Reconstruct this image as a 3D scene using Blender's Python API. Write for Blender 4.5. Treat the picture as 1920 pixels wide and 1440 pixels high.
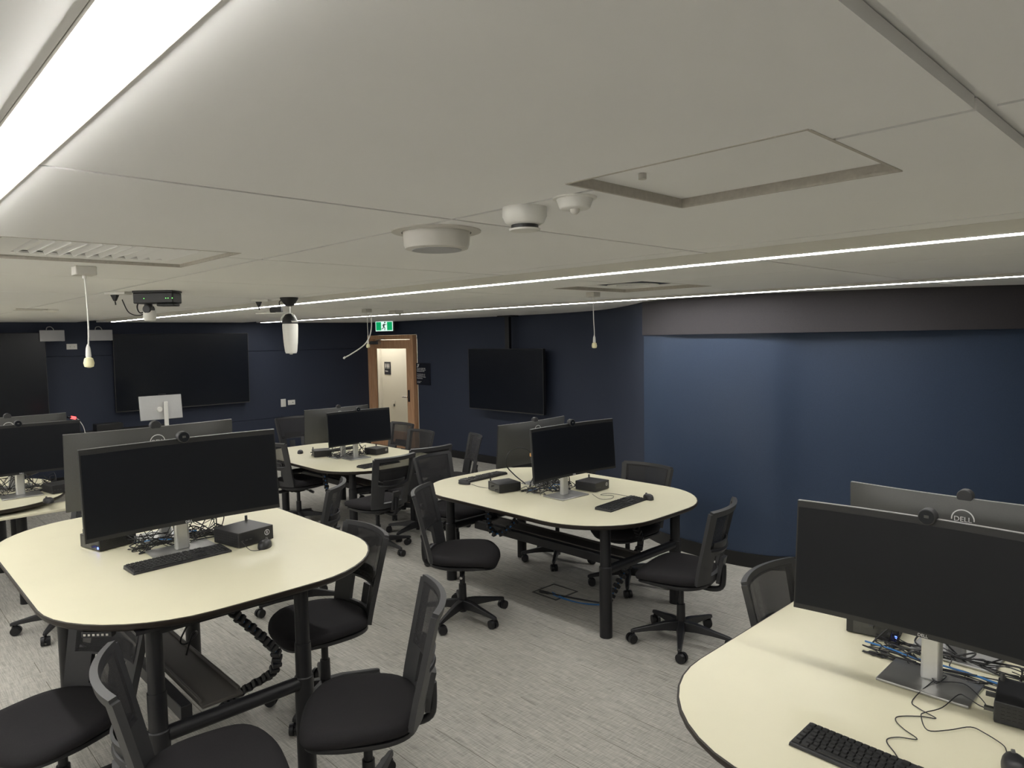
import bpy, bmesh, math, random
from mathutils import Vector, Matrix, Euler
random.seed(7)
S = bpy.context.scene
for o in list(bpy.data.objects): bpy.data.objects.remove(o)
PI = math.pi
# ------------------------------------------------------------------ camera
CAMH = 1.9
R0 = [[0.72001175, -0.0593734, 0.6914173], [-0.69373423, -0.03606423, 0.71932759], [-0.01777349, -0.99758417, -0.06715603]]
cd = bpy.data.cameras.new('camera'); cam = bpy.data.objects.new('camera', cd); S.collection.objects.link(cam)
cd.sensor_width = 36; cd.lens = 1316 / 1920 * 36; cd.clip_start = 0.02; cd.clip_end = 60
M = Matrix.Identity(4)
for r in range(3):
    M[r][0] = R0[r][0]; M[r][1] = -R0[r][1]; M[r][2] = -R0[r][2]
M[2][3] = CAMH
cam.matrix_world = M
S.camera = cam
# ------------------------------------------------------------------ world, exposure
w = bpy.data.worlds.new('world'); S.world = w; w.use_nodes = True
w.node_tree.nodes['Background'].inputs[0].default_value = (0.5, 0.55, 0.6, 1)
w.node_tree.nodes['Background'].inputs[1].default_value = 0.05
S.view_settings.view_transform = 'Standard'; S.view_settings.look = 'None'
S.view_settings.exposure = 1.25; S.view_settings.gamma = 1.0; S.view_settings.use_curve_mapping = False
LIGHT = 15.0     # linear lights
# ------------------------------------------------------------------ materials
MATS = {}
def mat(name, col, rough=0.5, metal=0.0, spec=0.5, noise=0.0, nscale=60, bump=0.0, bscale=300, emit=0.0, ecol=None, coat=0.0):
    if name in MATS: return MATS[name]
    m = bpy.data.materials.new(name); m.use_nodes = True; nt = m.node_tree; N = nt.nodes; L = nt.links
    p = N['Principled BSDF']
    p.inputs['Base Color'].default_value = (*col, 1); p.inputs['Roughness'].default_value = rough
    p.inputs['Metallic'].default_value = metal; p.inputs['Specular IOR Level'].default_value = spec
    p.inputs['Coat Weight'].default_value = coat
    if emit:
        p.inputs['Emission Color'].default_value = (*(ecol or col), 1); p.inputs['Emission Strength'].default_value = emit
    tc = N.new('ShaderNodeTexCoord')
    if noise or True:
        n = N.new('ShaderNodeTexNoise'); n.inputs['Scale'].default_value = nscale; n.inputs['Detail'].default_value = 4
        L.new(tc.outputs['Object'], n.inputs['Vector'])
        mx = N.new('ShaderNodeMix'); mx.data_type = 'RGBA'
        k = max(noise, 0.03)
        mx.inputs[6].default_value = (*[c * (1 - k) for c in col], 1); mx.inputs[7].default_value = (*[min(1, c * (1 + k)) for c in col], 1)
        L.new(n.outputs['Fac'], mx.inputs[0]); L.new(mx.outputs[2], p.inputs['Base Color'])
    if bump:
        n2 = N.new('ShaderNodeTexNoise'); n2.inputs['Scale'].default_value = bscale
        L.new(tc.outputs['Object'], n2.inputs['Vector'])
        b = N.new('ShaderNodeBump'); b.inputs['Strength'].default_value = bump; b.inputs['Distance'].default_value = 0.002
        L.new(n2.outputs['Fac'], b.inputs['Height']); L.new(b.outputs[0], p.inputs['Normal'])
    MATS[name] = m; return m
CEIL = mat('ceiling_paint', (0.90, 0.895, 0.88), 0.85, noise=0.03, nscale=2)
SEAMR = mat('raw_board_edge', (0.50, 0.47, 0.42), 0.9, noise=0.2, nscale=90)
NAVY = mat('navy_acoustic_felt', (0.031, 0.039, 0.064), 0.62, noise=0.25, nscale=160, bump=0.25, bscale=500, spec=0.35)
NAVY2 = mat('navy_satin_panel', (0.034, 0.056, 0.104), 0.5, noise=0.18, nscale=120, spec=0.5)
BULK = mat('charcoal_bulkhead_felt', (0.046, 0.042, 0.047), 0.7, noise=0.2, nscale=140)
BASEB = mat('black_skirting', (0.012, 0.012, 0.013), 0.45)
BLACK = mat('black_powder_coat', (0.011, 0.011, 0.013), 0.42, noise=0.1)
PLAST = mat('black_plastic', (0.020, 0.020, 0.022), 0.42, noise=0.08)
FRAME = mat('charcoal_plastic_frame', (0.038, 0.038, 0.040), 0.45, noise=0.08)
FABRIC = mat('black_seat_fabric', (0.022, 0.0205, 0.0225), 0.92, noise=0.35, nscale=400, bump=0.5, bscale=900, spec=0.25)
CREAM = mat('cream_laminate', (0.80, 0.76, 0.57), 0.34, noise=0.01, nscale=6, spec=0.45)
EDGE = mat('dark_ply_edge', (0.020, 0.014, 0.010), 0.5, noise=0.2)
MBACK = mat('monitor_graphite_back', (0.085, 0.085, 0.082), 0.45, noise=0.12, nscale=300, metal=0.3)
MBEZ = mat('monitor_bezel', (0.018, 0.018, 0.018), 0.4)
MRIM = mat('monitor_silver_rim', (0.30, 0.30, 0.30), 0.35, metal=0.6)
SCREEN = mat('dark_matte_screen', (0.0045, 0.0055, 0.0085), 0.34, spec=0.32)
TVS = mat('dark_tv_glass', (0.008, 0.010, 0.015), 0.24, spec=0.5)
SILVER = mat('brushed_silver', (0.60, 0.60, 0.59), 0.38, metal=0.75, noise=0.05)
SILVB = mat('satin_silver_base', (0.42, 0.42, 0.41), 0.33, metal=0.85, noise=0.05)
WHITE = mat('white_plastic', (0.78, 0.77, 0.72), 0.4)
OFFW = mat('offwhite_plastic', (0.62, 0.60, 0.55), 0.5)
LGREY = mat('light_grey_speaker_mesh', (0.42, 0.42, 0.43), 0.55, noise=0.2, nscale=500)
FOAM = mat('cream_foam', (0.85, 0.80, 0.52), 0.9)
WOOD = None
BRIGHT = mat('print_white', (0.85, 0.85, 0.85), 0.6)
EMBLEM = mat('emblem_silver', (0.75, 0.75, 0.75), 0.4)
GREEN = mat('sign_green', (0.0, 0.30, 0.10), 0.4, emit=0.30, ecol=(0.0, 0.42, 0.14))
SIGNW = mat('sign_white', (0.8, 0.95, 0.9), 0.4, emit=0.35, ecol=(0.75, 1.0, 0.92))
BLUEC = mat('blue_network_cable', (0.03, 0.16, 0.42), 0.45)
GOLD = mat('orange_connector', (0.75, 0.42, 0.16), 0.4)
RED = mat('red_ring', (0.6, 0.02, 0.02), 0.4, emit=1.2, ecol=(1, 0.08, 0.08))
LEDB = mat('blue_led', (0.02, 0.05, 0.8), 0.4, emit=6, ecol=(0.05, 0.10, 1.0))
LEDG = mat('green_led', (0.1, 0.8, 0.1), 0.4, emit=1.2, ecol=(0.2, 1, 0.15))
TRAY = mat('brown_grey_tray', (0.075, 0.068, 0.060), 0.55)
LAMP = mat('lamp_diffuser', (1, 1, 1), 0.6, emit=LIGHT, ecol=(1.0, 0.985, 0.955))
LAMPC = mat('corridor_lamp_diffuser', (1, 1, 1), 0.6, emit=9, ecol=(1.0, 0.93, 0.80))
WPAINT = mat('white_wall_paint', (0.80, 0.79, 0.75), 0.8)  # for the unseen walls, white chosen to bounce more light
CWALL = mat('corridor_wall_paint', (0.62, 0.60, 0.54), 0.8)
CHROME = mat('chrome', (0.7, 0.7, 0.7), 0.2, metal=1.0)
DSIGN = mat('dark_sign_board', (0.006, 0.008, 0.016), 0.45)
DARKV = mat('dark_duct', (0.03, 0.04, 0.075), 0.8)
CTRIM = mat('warm_white_trim', (0.70, 0.68, 0.62), 0.6)
def make_wood():
    m = bpy.data.materials.new('oak_veneer'); m.use_nodes = True; nt = m.node_tree; N = nt.nodes; L = nt.links; p = N['Principled BSDF']
    tc = N.new('ShaderNodeTexCoord'); mp = N.new('ShaderNodeMapping'); mp.inputs['Scale'].default_value = (14, 14, 1.2)
    n = N.new('ShaderNodeTexNoise'); n.inputs['Scale'].default_value = 3; n.inputs['Detail'].default_value = 6
    cr = N.new('ShaderNodeValToRGB'); cr.color_ramp.elements[0].position = 0.3; cr.color_ramp.elements[1].position = 0.7
    cr.color_ramp.elements[0].color = (0.50, 0.27, 0.15, 1); cr.color_ramp.elements[1].color = (0.66, 0.41, 0.24, 1)
    L.new(tc.outputs['Object'], mp.inputs[0]); L.new(mp.outputs[0], n.inputs['Vector']); L.new(n.outputs['Fac'], cr.inputs[0]); L.new(cr.outputs[0], p.inputs['Base Color'])
    p.inputs['Roughness'].default_value = 0.45; return m
WOOD = make_wood()
def make_carpet():
    m = bpy.data.materials.new('woven_grey_carpet_tile'); m.use_nodes = True; nt = m.node_tree; N = nt.nodes; L = nt.links; p = N['Principled BSDF']
    tc = N.new('ShaderNodeTexCoord')
    def noise(scale, det, sc):
        mp = N.new('ShaderNodeMapping'); mp.inputs['Scale'].default_value = sc
        n = N.new('ShaderNodeTexNoise'); n.inputs['Scale'].default_value = scale; n.inputs['Detail'].default_value = det
        L.new(tc.outputs['Object'], mp.inputs[0]); L.new(mp.outputs[0], n.inputs['Vector']); return n.outputs['Fac']
    a = noise(1, 3, (190, 9, 1)); b = noise(1, 2, (14, 170, 1)); c = noise(1.2, 2, (1, 1, 1)); d = noise(1, 2, (60, 3, 1))
    def math2(op, x, y):
        q = N.new('ShaderNodeMath'); q.operation = op
        for i, v in enumerate((x, y)):
            if isinstance(v, (int, float)): q.inputs[i].default_value = v
            else: L.new(v, q.inputs[i])
        return q.outputs[0]
    s = math2('ADD', math2('MULTIPLY', a, 0.42), math2('MULTIPLY', b, 0.28))
    s = math2('ADD', s, math2('MULTIPLY', d, 0.16)); s = math2('ADD', s, math2('MULTIPLY', c, 0.14))
    cr = N.new('ShaderNodeValToRGB'); e = cr.color_ramp.elements
    e[0].position = 0.33; e[0].color = (0.24, 0.232, 0.21, 1); e[1].position = 0.66; e[1].color = (0.62, 0.60, 0.545, 1)
    L.new(s, cr.inputs[0])
    # tile joints every half metre along x, fainter across
    sep = N.new('ShaderNodeSeparateXYZ'); L.new(tc.outputs['Object'], sep.inputs[0])
    fx = math2('FRACT', math2('DIVIDE', math2('ADD', sep.outputs[0], 0.003 - 0.25 + 0.0), 0.25), 0)
    jx = math2('LESS_THAN', fx, 0.010)
    lowf = noise(1, 1, (0.6, 2.2, 1)); jx = math2('MULTIPLY', jx, math2('GREATER_THAN', lowf, 0.48))
    mx = N.new('ShaderNodeMix'); mx.data_type = 'RGBA'; L.new(jx, mx.inputs[0]); L.new(cr.outputs[0], mx.inputs[6]); mx.inputs[7].default_value = (0.13, 0.12, 0.09, 1)
    L.new(mx.outputs[2], p.inputs['Base Color']); p.inputs['Roughness'].default_value = 0.95; p.inputs['Specular IOR Level'].default_value = 0.15
    bp = N.new('ShaderNodeBump'); bp.inputs['Strength'].default_value = 0.3; bp.inputs['Distance'].default_value = 0.003
    L.new(s, bp.inputs['Height']); L.new(bp.outputs[0], p.inputs['Normal']); return m
CARPET = make_carpet()
def make_mesh_fabric():
    m = bpy.data.materials.new('black_chair_mesh'); m.use_nodes = True; nt = m.node_tree; N = nt.nodes; L = nt.links; p = N['Principled BSDF']
    p.inputs['Base Color'].default_value = (0.035, 0.034, 0.036, 1); p.inputs['Roughness'].default_value = 0.8
    tr = N.new('ShaderNodeBsdfTransparent'); mx = N.new('ShaderNodeMixShader')
    tc = N.new('ShaderNodeTexCoord'); wv = N.new('ShaderNodeTexWave'); wv.inputs['Scale'].default_value = 130; wv.bands_direction = 'Z'
    wy = N.new('ShaderNodeTexWave'); wy.inputs['Scale'].default_value = 130; wy.bands_direction = 'Y'
    L.new(tc.outputs['Object'], wv.inputs['Vector']); L.new(tc.outputs['Object'], wy.inputs['Vector'])
    q = N.new('ShaderNodeMath'); q.operation = 'MULTIPLY'; L.new(wv.outputs['Fac'], q.inputs[0]); L.new(wy.outputs['Fac'], q.inputs[1])
    q2 = N.new('ShaderNodeMath'); q2.operation = 'MULTIPLY_ADD'; L.new(q.outputs[0], q2.inputs[0]); q2.inputs[1].default_value = -0.7; q2.inputs[2].default_value = 0.78
    L.new(q2.outputs[0], mx.inputs[0]); L.new(tr.outputs[0], mx.inputs[1]); L.new(p.outputs[0], mx.inputs[2])
    L.new(mx.outputs[0], N['Material Output'].inputs[0]); return m
NET = make_mesh_fabric()
def make_glass():
    m = bpy.data.materials.new('clear_door_glass'); m.use_nodes = True; nt = m.node_tree; N = nt.nodes; L = nt.links
    gl = N.new('ShaderNodeBsdfGlossy'); gl.inputs['Roughness'].default_value = 0.02; tr = N.new('ShaderNodeBsdfTransparent'); mx = N.new('ShaderNodeMixShader')
    mx.inputs[0].default_value = 0.07; L.new(tr.outputs[0], mx.inputs[1]); L.new(gl.outputs[0], mx.inputs[2]); L.new(mx.outputs[0], N['Material Output'].inputs[0]); return m
GLASS = make_glass()
# ------------------------------------------------------------------ mesh helpers
class MB:
    def __init__(s): s.v = []; s.f = []; s.m = []; s.T = Matrix.Identity(4); s.mi = 0
    def at(s, loc=(0, 0, 0), rot=(0, 0, 0)): s.T = Matrix.Translation(loc) @ Euler(rot).to_matrix().to_4x4(); return s
    def add(s, vs, fs):
        b = len(s.v); s.v += [s.T @ Vector(p) for p in vs]; s.f += [tuple(b + i for i in f) for f in fs]; s.m += [s.mi] * len(fs)
    def box(s, c, d):
        x, y, z = c; a, b, e = d[0] / 2, d[1] / 2, d[2] / 2
        s.add([(x - a, y - b, z - e), (x + a, y - b, z - e), (x + a, y + b, z - e), (x - a, y + b, z - e), (x - a, y - b, z + e), (x + a, y - b, z + e), (x + a, y + b, z + e), (x - a, y + b, z + e)],
              [(0, 3, 2, 1), (4, 5, 6, 7), (0, 1, 5, 4), (1, 2, 6, 5), (2, 3, 7, 6), (3, 0, 4, 7)]); return s
    def taper(s, c, d0, d1, h):   # frustum box, base centre c
        x, y, z = c; vs = []
        for (dd, zz) in ((d0, z), (d1, z + h)):
            a, b = dd[0] / 2, dd[1] / 2; vs += [(x - a, y - b, zz), (x + a, y - b, zz), (x + a, y + b, zz), (x - a, y + b, zz)]
        s.add(vs, [(0, 3, 2, 1), (4, 5, 6, 7), (0, 1, 5, 4), (1, 2, 6, 5), (2, 3, 7, 6), (3, 0, 4, 7)]); return s
    def cyl(s, p0, p1, r0, r1=None, n=20):
        r1 = r0 if r1 is None else r1; p0 = Vector(p0); p1 = Vector(p1); d = (p1 - p0).normalized()
        u = d.cross(Vector((0, 0, 1)) if abs(d.z) < .95 else Vector((1, 0, 0))).normalized(); w_ = d.cross(u)
        vs = []
        for p, r in ((p0, r0), (p1, r1)):
            for i in range(n):
                a = 2 * PI * i / n; vs.append(p + (u * math.cos(a) + w_ * math.sin(a)) * r)
        s.add(vs, [(i, (i + 1) % n, n + (i + 1) % n, n + i) for i in range(n)] + [tuple(range(n))[::-1], tuple(range(n, 2 * n))]); return s
    def tube(s, pts, r, n=8, smooth=0):
        P = [Vector(p) for p in pts]
        if smooth: P = crom(P, smooth)
        rr = r if callable(r) else (lambda t: r)
        vs = []; u = None
        for i, p in enumerate(P):
            t = (P[min(i + 1, len(P) - 1)] - P[max(i - 1, 0)])
            if t.length < 1e-9: t = Vector((0, 0, 1))
            t.normalize()
            if u is None: u = t.cross(Vector((0, 0, 1)) if abs(t.z) < .9 else Vector((1, 0, 0)))
            u = (u - t * u.dot(t));
            if u.length < 1e-6: u = t.orthogonal()
            u.normalize(); w_ = t.cross(u); q = rr(i / max(1, len(P) - 1))
            for k in range(n):
                a = 2 * PI * k / n; vs.append(p + (u * math.cos(a) + w_ * math.sin(a)) * q)
        fs = []
        for i in range(len(P) - 1):
            for k in range(n): fs.append((i * n + k, i * n + (k + 1) % n, (i + 1) * n + (k + 1) % n, (i + 1) * n + k))
        fs += [tuple(range(n))[::-1], tuple(range((len(P) - 1) * n, len(P) * n))]
        s.add(vs, fs); return s
    def lathe(s, prof, c=(0, 0, 0), n=32):     # prof [(r,z)...]
        vs = []
        for r, z in prof:
            for k in range(n): a = 2 * PI * k / n; vs.append((c[0] + max(r, 1e-4) * math.cos(a), c[1] + max(r, 1e-4) * math.sin(a), c[2] + z))
        fs = []
        for i in range(len(prof) - 1):
            for k in range(n): fs.append((i * n + k, i * n + (k + 1) % n, (i + 1) * n + (k + 1) % n, (i + 1) * n + k))
        fs += [tuple(range(n)), tuple(range((len(prof) - 1) * n, len(prof) * n))]
        s.add(vs, fs); return s
    def prism(s, out, z0, z1, inset=0):
        n = len(out); cx = sum(p[0] for p in out) / n; cy = sum(p[1] for p in out) / n
        vs = [(x, y, z0) for x, y in out] + [(x, y, z1) for x, y in out]
        s.add(vs, [tuple(range(n))[::-1], tuple(range(n, 2 * n))] + [(i, (i + 1) % n, n + (i + 1) % n, n + i) for i in range(n)]); return s
    def sheet(s, fn, nu, nv, th, keep=None):    # solid curved sheet: fn(u,v)->Vector; keep(u,v)->bool per cell; thickness along normal
        P = [[Vector(fn(i / nu, j / nv)) for j in range(nv + 1)] for i in range(nu + 1)]
        Nn = [[None] * (nv + 1) for _ in range(nu + 1)]
        for i in range(nu + 1):
            for j in range(nv + 1):
                a = P[min(i + 1, nu)][j] - P[max(i - 1, 0)][j]; b = P[i][min(j + 1, nv)] - P[i][max(j - 1, 0)]
                Nn[i][j] = a.cross(b).normalized()
        vs = []; idx = {}
        def vid(i, j, k):
            if (i, j, k) not in idx: idx[(i, j, k)] = len(vs); vs.append(P[i][j] + Nn[i][j] * (th if k else 0))
            return idx[(i, j, k)]
        K = [[(keep is None or keep((i + .5) / nu, (j + .5) / nv)) for j in range(nv)] for i in range(nu)]
        fs = []
        for i in range(nu):
            for j in range(nv):
                if not K[i][j]: continue
                fs.append((vid(i, j, 1), vid(i + 1, j, 1), vid(i + 1, j + 1, 1), vid(i, j + 1, 1)))
                fs.append((vid(i, j + 1, 0), vid(i + 1, j + 1, 0), vid(i + 1, j, 0), vid(i, j, 0)))
                for (di, dj, a, b) in ((-1, 0, (i, j + 1), (i, j)), (1, 0, (i + 1, j), (i + 1, j + 1)), (0, -1, (i, j), (i + 1, j)), (0, 1, (i + 1, j + 1), (i, j + 1))):
                    ii, jj = i + di, j + dj
                    if ii < 0 or jj < 0 or ii >= nu or jj >= nv or not K[ii][jj]:
                        fs.append((vid(*a, 0), vid(*b, 0), vid(*b, 1), vid(*a, 1)))
        s.add(vs, fs); return s
    def build(s, name, m, parent=None, smooth=True, bev=0.0, sub=0, label=None, kind=None, ang=38):
        me = bpy.data.meshes.new(name); me.from_pydata([tuple(v) for v in s.v], [], s.f)
        for mm in (m if isinstance(m, (list, tuple)) else [m]): me.materials.append(mm)
        if isinstance(m, (list, tuple)):
            for p, k in zip(me.polygons, s.m): p.material_index = k
        bm = bmesh.new(); bm.from_mesh(me); bmesh.ops.recalc_face_normals(bm, faces=bm.faces); bm.to_mesh(me); bm.free()
        if smooth:
            for p in me.polygons: p.use_smooth = True
            me.set_sharp_from_angle(angle=math.radians(ang))
        o = bpy.data.objects.new(name, me); S.collection.objects.link(o)
        if parent: o.parent = parent
        if bev:
            b = o.modifiers.new('bevel', 'BEVEL'); b.width = bev; b.segments = 2; b.limit_method = 'ANGLE'; b.angle_limit = math.radians(40)
        if sub:
            b = o.modifiers.new('sub', 'SUBSURF'); b.levels = sub; b.render_levels = sub
        if label: o['label'] = label
        if kind: o['kind'] = kind
        return o
def crom(P, k=6, closed=False):
    P = [Vector(p) for p in P]; out = []; n = len(P)
    for i in range(n - 1):
        p0 = P[max(i - 1, 0)]; p1 = P[i]; p2 = P[i + 1]; p3 = P[min(i + 2, n - 1)]
        for j in range(k):
            t = j / k
            out.append(0.5 * ((2 * p1) + (p2 - p0) * t + (2 * p0 - 5 * p1 + 4 * p2 - p3) * t * t + (3 * p1 - p0 - 3 * p2 + p3) * t ** 3))
    out.append(P[-1]); return out
def tag(o, label, cat, group=None, kind=None):
    o['label'] = label; o['category'] = cat
    if group: o['group'] = group
    if kind: o['kind'] = kind
    return o
def empty(name, loc=(0, 0, 0), rz=0.0, sc=1.0):
    o = bpy.data.objects.new(name, None); S.collection.objects.link(o); o.location = loc; o.rotation_euler = (0, 0, rz); o.scale = (sc,) * 3
    o.empty_display_size = 0.1; return o
def copy_tree(o, parent=None):
    c = o.copy(); S.collection.objects.link(c); c.parent = parent
    for ch in list(o.children): copy_tree(ch, c)
    return c
def struct(o): o['kind'] = 'structure'; return o
def text(name, body, size, m, parent, loc, rot, ext=0.0006, align='CENTER', label=None):
    cu = bpy.data.curves.new(name, 'FONT'); cu.body = body; cu.size = size; cu.extrude = ext; cu.align_x = align; cu.align_y = 'CENTER'; cu.resolution_u = 3
    to = bpy.data.objects.new(name + '_tmp', cu); S.collection.objects.link(to)
    bpy.context.view_layer.update()
    me = bpy.data.meshes.new_from_object(to.evaluated_get(bpy.context.evaluated_depsgraph_get()))
    bpy.data.objects.remove(to); me.materials.clear(); me.materials.append(m)
    o = bpy.data.objects.new(name, me); S.collection.objects.link(o); o.parent = parent; o.location = loc; o.rotation_euler = rot
    if label: o['label'] = label
    return o
R = math.radians
def superell(a, b, n=2.6, k=48, cx=0, cy=0):
    out = []
    for i in range(k):
        t = 2 * PI * i / k; c, s_ = math.cos(t), math.sin(t)
        out.append((cx + a * math.copysign(abs(c) ** (2 / n), c), cy + b * math.copysign(abs(s_) ** (2 / n), s_)))
    return out
def rrect(hx, hy, r, k=8, bulge=0.0):
    out = []
    for (sx, sy, a0) in ((1, 1, 0), (-1, 1, 90), (-1, -1, 180), (1, -1, 270)):
        for i in range(k + 1):
            a = R(a0 + 90 * i / k); x = sx * (hx - r) + r * math.cos(a); y = sy * (hy - r) + r * math.sin(a)
            out.append((x, y))
    if bulge:
        res = []
        n = len(out)
        for i in range(n):
            p, q = out[i], out[(i + 1) % n]; L_ = math.hypot(q[0] - p[0], q[1] - p[1]); st = max(1, int(L_ / 0.08))
            for j in range(st): res.append((p[0] + (q[0] - p[0]) * j / st, p[1] + (q[1] - p[1]) * j / st))
        out = [(x, y + math.copysign(bulge * max(0, 1 - (x / hx) ** 2), y) * min(1, (abs(y) / hy) ** 4)) for x, y in res]
    return out
# ================================================================== SETTING
C = 2.2
YB = 11.0; XR = 7.0
fl = MB(); fl.box((2.5, 5.4, -0.05), (14.5, 18, 0.1)); struct(fl.build('floor', CARPET, smooth=False))
# ceiling: board panels with open seams over a closed upper board
def sub_rect(r, h):
    x0, x1, y0, y1 = r; a0, a1, b0, b1 = h
    if a1 <= x0 or a0 >= x1 or b1 <= y0 or b0 >= y1: return [r]
    out = []
    if a0 > x0: out.append((x0, a0, y0, y1))
    if a1 < x1: out.append((a1, x1, y0, y1))
    m0, m1 = max(x0, a0), min(x1, a1)
    if b0 > y0: out.append((m0, m1, y0, b0))
    if b1 < y1: out.append((m0, m1, b1, y1))
    return out
HATCH = (1.06, 1.475, 0.458, 0.94); VENT = (0.345, 1.012, 2.37, 2.95); VENT2 = (3.30, 4.05, 2.36, 3.04)
cl = MB()
xs = [(-4.6, 0.178), (0.262, 1.143), (1.155, 2.245), (2.255, 2.375), (2.62, 3.43), (3.438, 4.68), (4.90, 7.9)]
ys = [(-3.6, 0.242), (0.266, 1.398), (1.410, 2.514), (2.524, 3.60), (3.608, 4.75), (4.758, 5.9), (5.908, 7.05), (7.058, 11.2)]
for x0, x1 in xs:
    for y0, y1 in ys:
        rs = [(x0, x1, y0, y1)]
        for h in (HATCH, VENT, VENT2): rs = [q for r in rs for q in sub_rect(r, h)]
        for r in rs: cl.box(((r[0] + r[1]) / 2, (r[2] + r[3]) / 2, C + 0.009), (r[1] - r[0], r[3] - r[2], 0.018))
cl.box((1.65, 3.8, C + 0.10), (12.6, 15, 0.1))
cl.box((-2.15, 3.8, C + 0.035), (4.7, 15, 0.03)); cl.box((1.32, 3.8, C + 0.035), (2.2, 15, 0.03)); cl.box((3.65, 3.8, C + 0.035), (2.06, 15, 0.03)); cl.box((6.4, 3.8, C + 0.035), (3.0, 15, 0.03))
struct(cl.build('ceiling', CEIL, smooth=False))
def recess(i, h):
    b = MB(); x0, x1, y0, y1 = h; t = 0.006; z = C + 0.010
    b.box(((x0 + x1) / 2, y1 + t / 2 - .004, z), (x1 - x0 - .009, t, 0.022)); b.box(((x0 + x1) / 2, y0 - t / 2 + .004, z), (x1 - x0 - .009, t, 0.022))
    b.box((x1 + t / 2 - .004, (y0 + y1) / 2, z), (t, y1 - y0, 0.022)); b.box((x0 - t / 2 + .004, (y0 + y1) / 2, z), (t, y1 - y0, 0.022))
    struct(b.build('trim_%d' % i, SEAMR, smooth=False))
recess(1, HATCH); recess(2, VENT); recess(3, VENT2)
# walls
def wall_strip(name, pts, z0, z1, m, th=0.12, side=1, k=6, smooth=True):
    P = crom([Vector((x, y, 0)) for x, y in pts], k) if k else [Vector((x, y, 0)) for x, y in pts]
    b = MB(); n = len(P); vs = []
    for i, p in enumerate(P):
        t = (P[min(i + 1, n - 1)] - P[max(i - 1, 0)]).normalized(); nn = Vector((t.y, -t.x, 0)) * side * th; q = p + nn
        vs += [(p.x, p.y, z0), (p.x, p.y, z1), (q.x, q.y, z0), (q.x, q.y, z1)]
    fs = []
    for i in range(n - 1):
        a = i * 4; c_ = a + 4
        fs += [(a, c_, c_ + 1, a + 1), (a + 2, a + 3, c_ + 3, c_ + 2), (a + 1, c_ + 1, c_ + 3, a + 3), (a, a + 2, c_ + 2, c_)]
    fs += [(0, 1, 3, 2), ((n - 1) * 4, (n - 1) * 4 + 2, (n - 1) * 4 + 3, (n - 1) * 4 + 1)]
    b.add(vs, fs); return b
bw = MB()
bw.box((1.3, YB + 0.06, 0.318), (11.5, 0.12, 0.636)); bw.box((1.3, YB + 0.06, 1.19), (11.5, 0.12, 1.098)); bw.box((1.3, YB + 0.06, 1.983), (11.5, 0.12, 0.476)); bw.box((1.3, YB + 0.11, 1.1), (11.5, 0.06, 2.2))
struct(bw.build('wall_back', NAVY, smooth=False))
FAR = [(7.0, 9.55), (7.0, 9.0), (7.0, 8.3), (7.02, 7.6), (7.0, 6.9), (6.9, 6.1), (6.6, 5.3), (6.05, 4.55), (5.42, 3.86)]
NEAR = [(5.42, 3.86), (5.27, 3.5), (5.21, 2.95), (5.28, 2.58), (5.44, 2.35), (5.62, 2.0), (5.9, 1.5), (6.35, 0.85), (7.0, 0.2), (7.9, -0.6)]
BULKP = [(5.405, 3.865), (5.225, 3.47), (5.165, 2.95), (5.225, 2.50), (5.40, 2.1), (5.62, 1.62), (5.95, 1.15), (6.5, 0.5), (7.1, -0.05), (7.9, -0.8)]
def off(pts, d):
    P = [Vector((x, y, 0)) for x, y in pts]; o = []
    for i, p in enumerate(P):
        t = (P[min(i + 1, len(P) - 1)] - P[max(i - 1, 0)]).normalized(); o.append((p.x + t.y * d, p.y - t.x * d))
    return o
b = wall_strip('w', FAR, 0, 1.899, NAVY, side=-1); b2 = wall_strip('w', off(FAR, 0.006), 1.899, 2.2, NAVY, side=-1)
b.v += b2.v; nb = len(b.v) - len(b2.v); b.f += [tuple(i + nb for i in f) for f in b2.f]; b.m += b2.m
b.box((XR + 0.06, 10.3, 2.085), (0.12, 1.5, 0.235)); b.box((XR + .06, 11.04, 1.0), (0.1, 0.08, 2.0))
struct(b.build('wall_right', NAVY))
struct(wall_strip('w', NEAR, 0, 1.93, NAVY2, side=-1, k=10).build('wall_curved', NAVY2, ang=60))
struct(wall_strip('w', BULKP, 1.893, 2.2, BULK, side=-1, k=10, th=0.22).build('trim_4', BULK, ang=60))
struct(wall_strip('w', off(NEAR, 0.012), 0, 0.115, BASEB, side=-1, k=10, th=0.02).build('baseboard_curved', BASEB, ang=60))
struct(wall_strip('w', off(FAR, 0.012), 0, 0.115, BASEB, side=-1, th=0.02).build('baseboard_right', BASEB))
bb = MB(); bb.box((1.3, YB - 0.008, 0.057), (11.4, 0.016, 0.115)); struct(bb.build('baseboard_back', BASEB, smooth=False))
lw = MB(); lw.box((-4.5, 3.7, 1.1), (0.12, 14.4, 2.2)); struct(lw.build('wall_left', WPAINT, smooth=False))
fw = MB(); fw.box((1.7, -3.5, 1.1), (12.4, 0.12, 2.2)); struct(fw.build('wall_front', WPAINT, smooth=False))
rw = MB(); rw.box((7.9, -2.2, 1.1), (0.12, 3.3, 2.2)); struct(rw.build('wall_side', NAVY, smooth=False))
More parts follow.
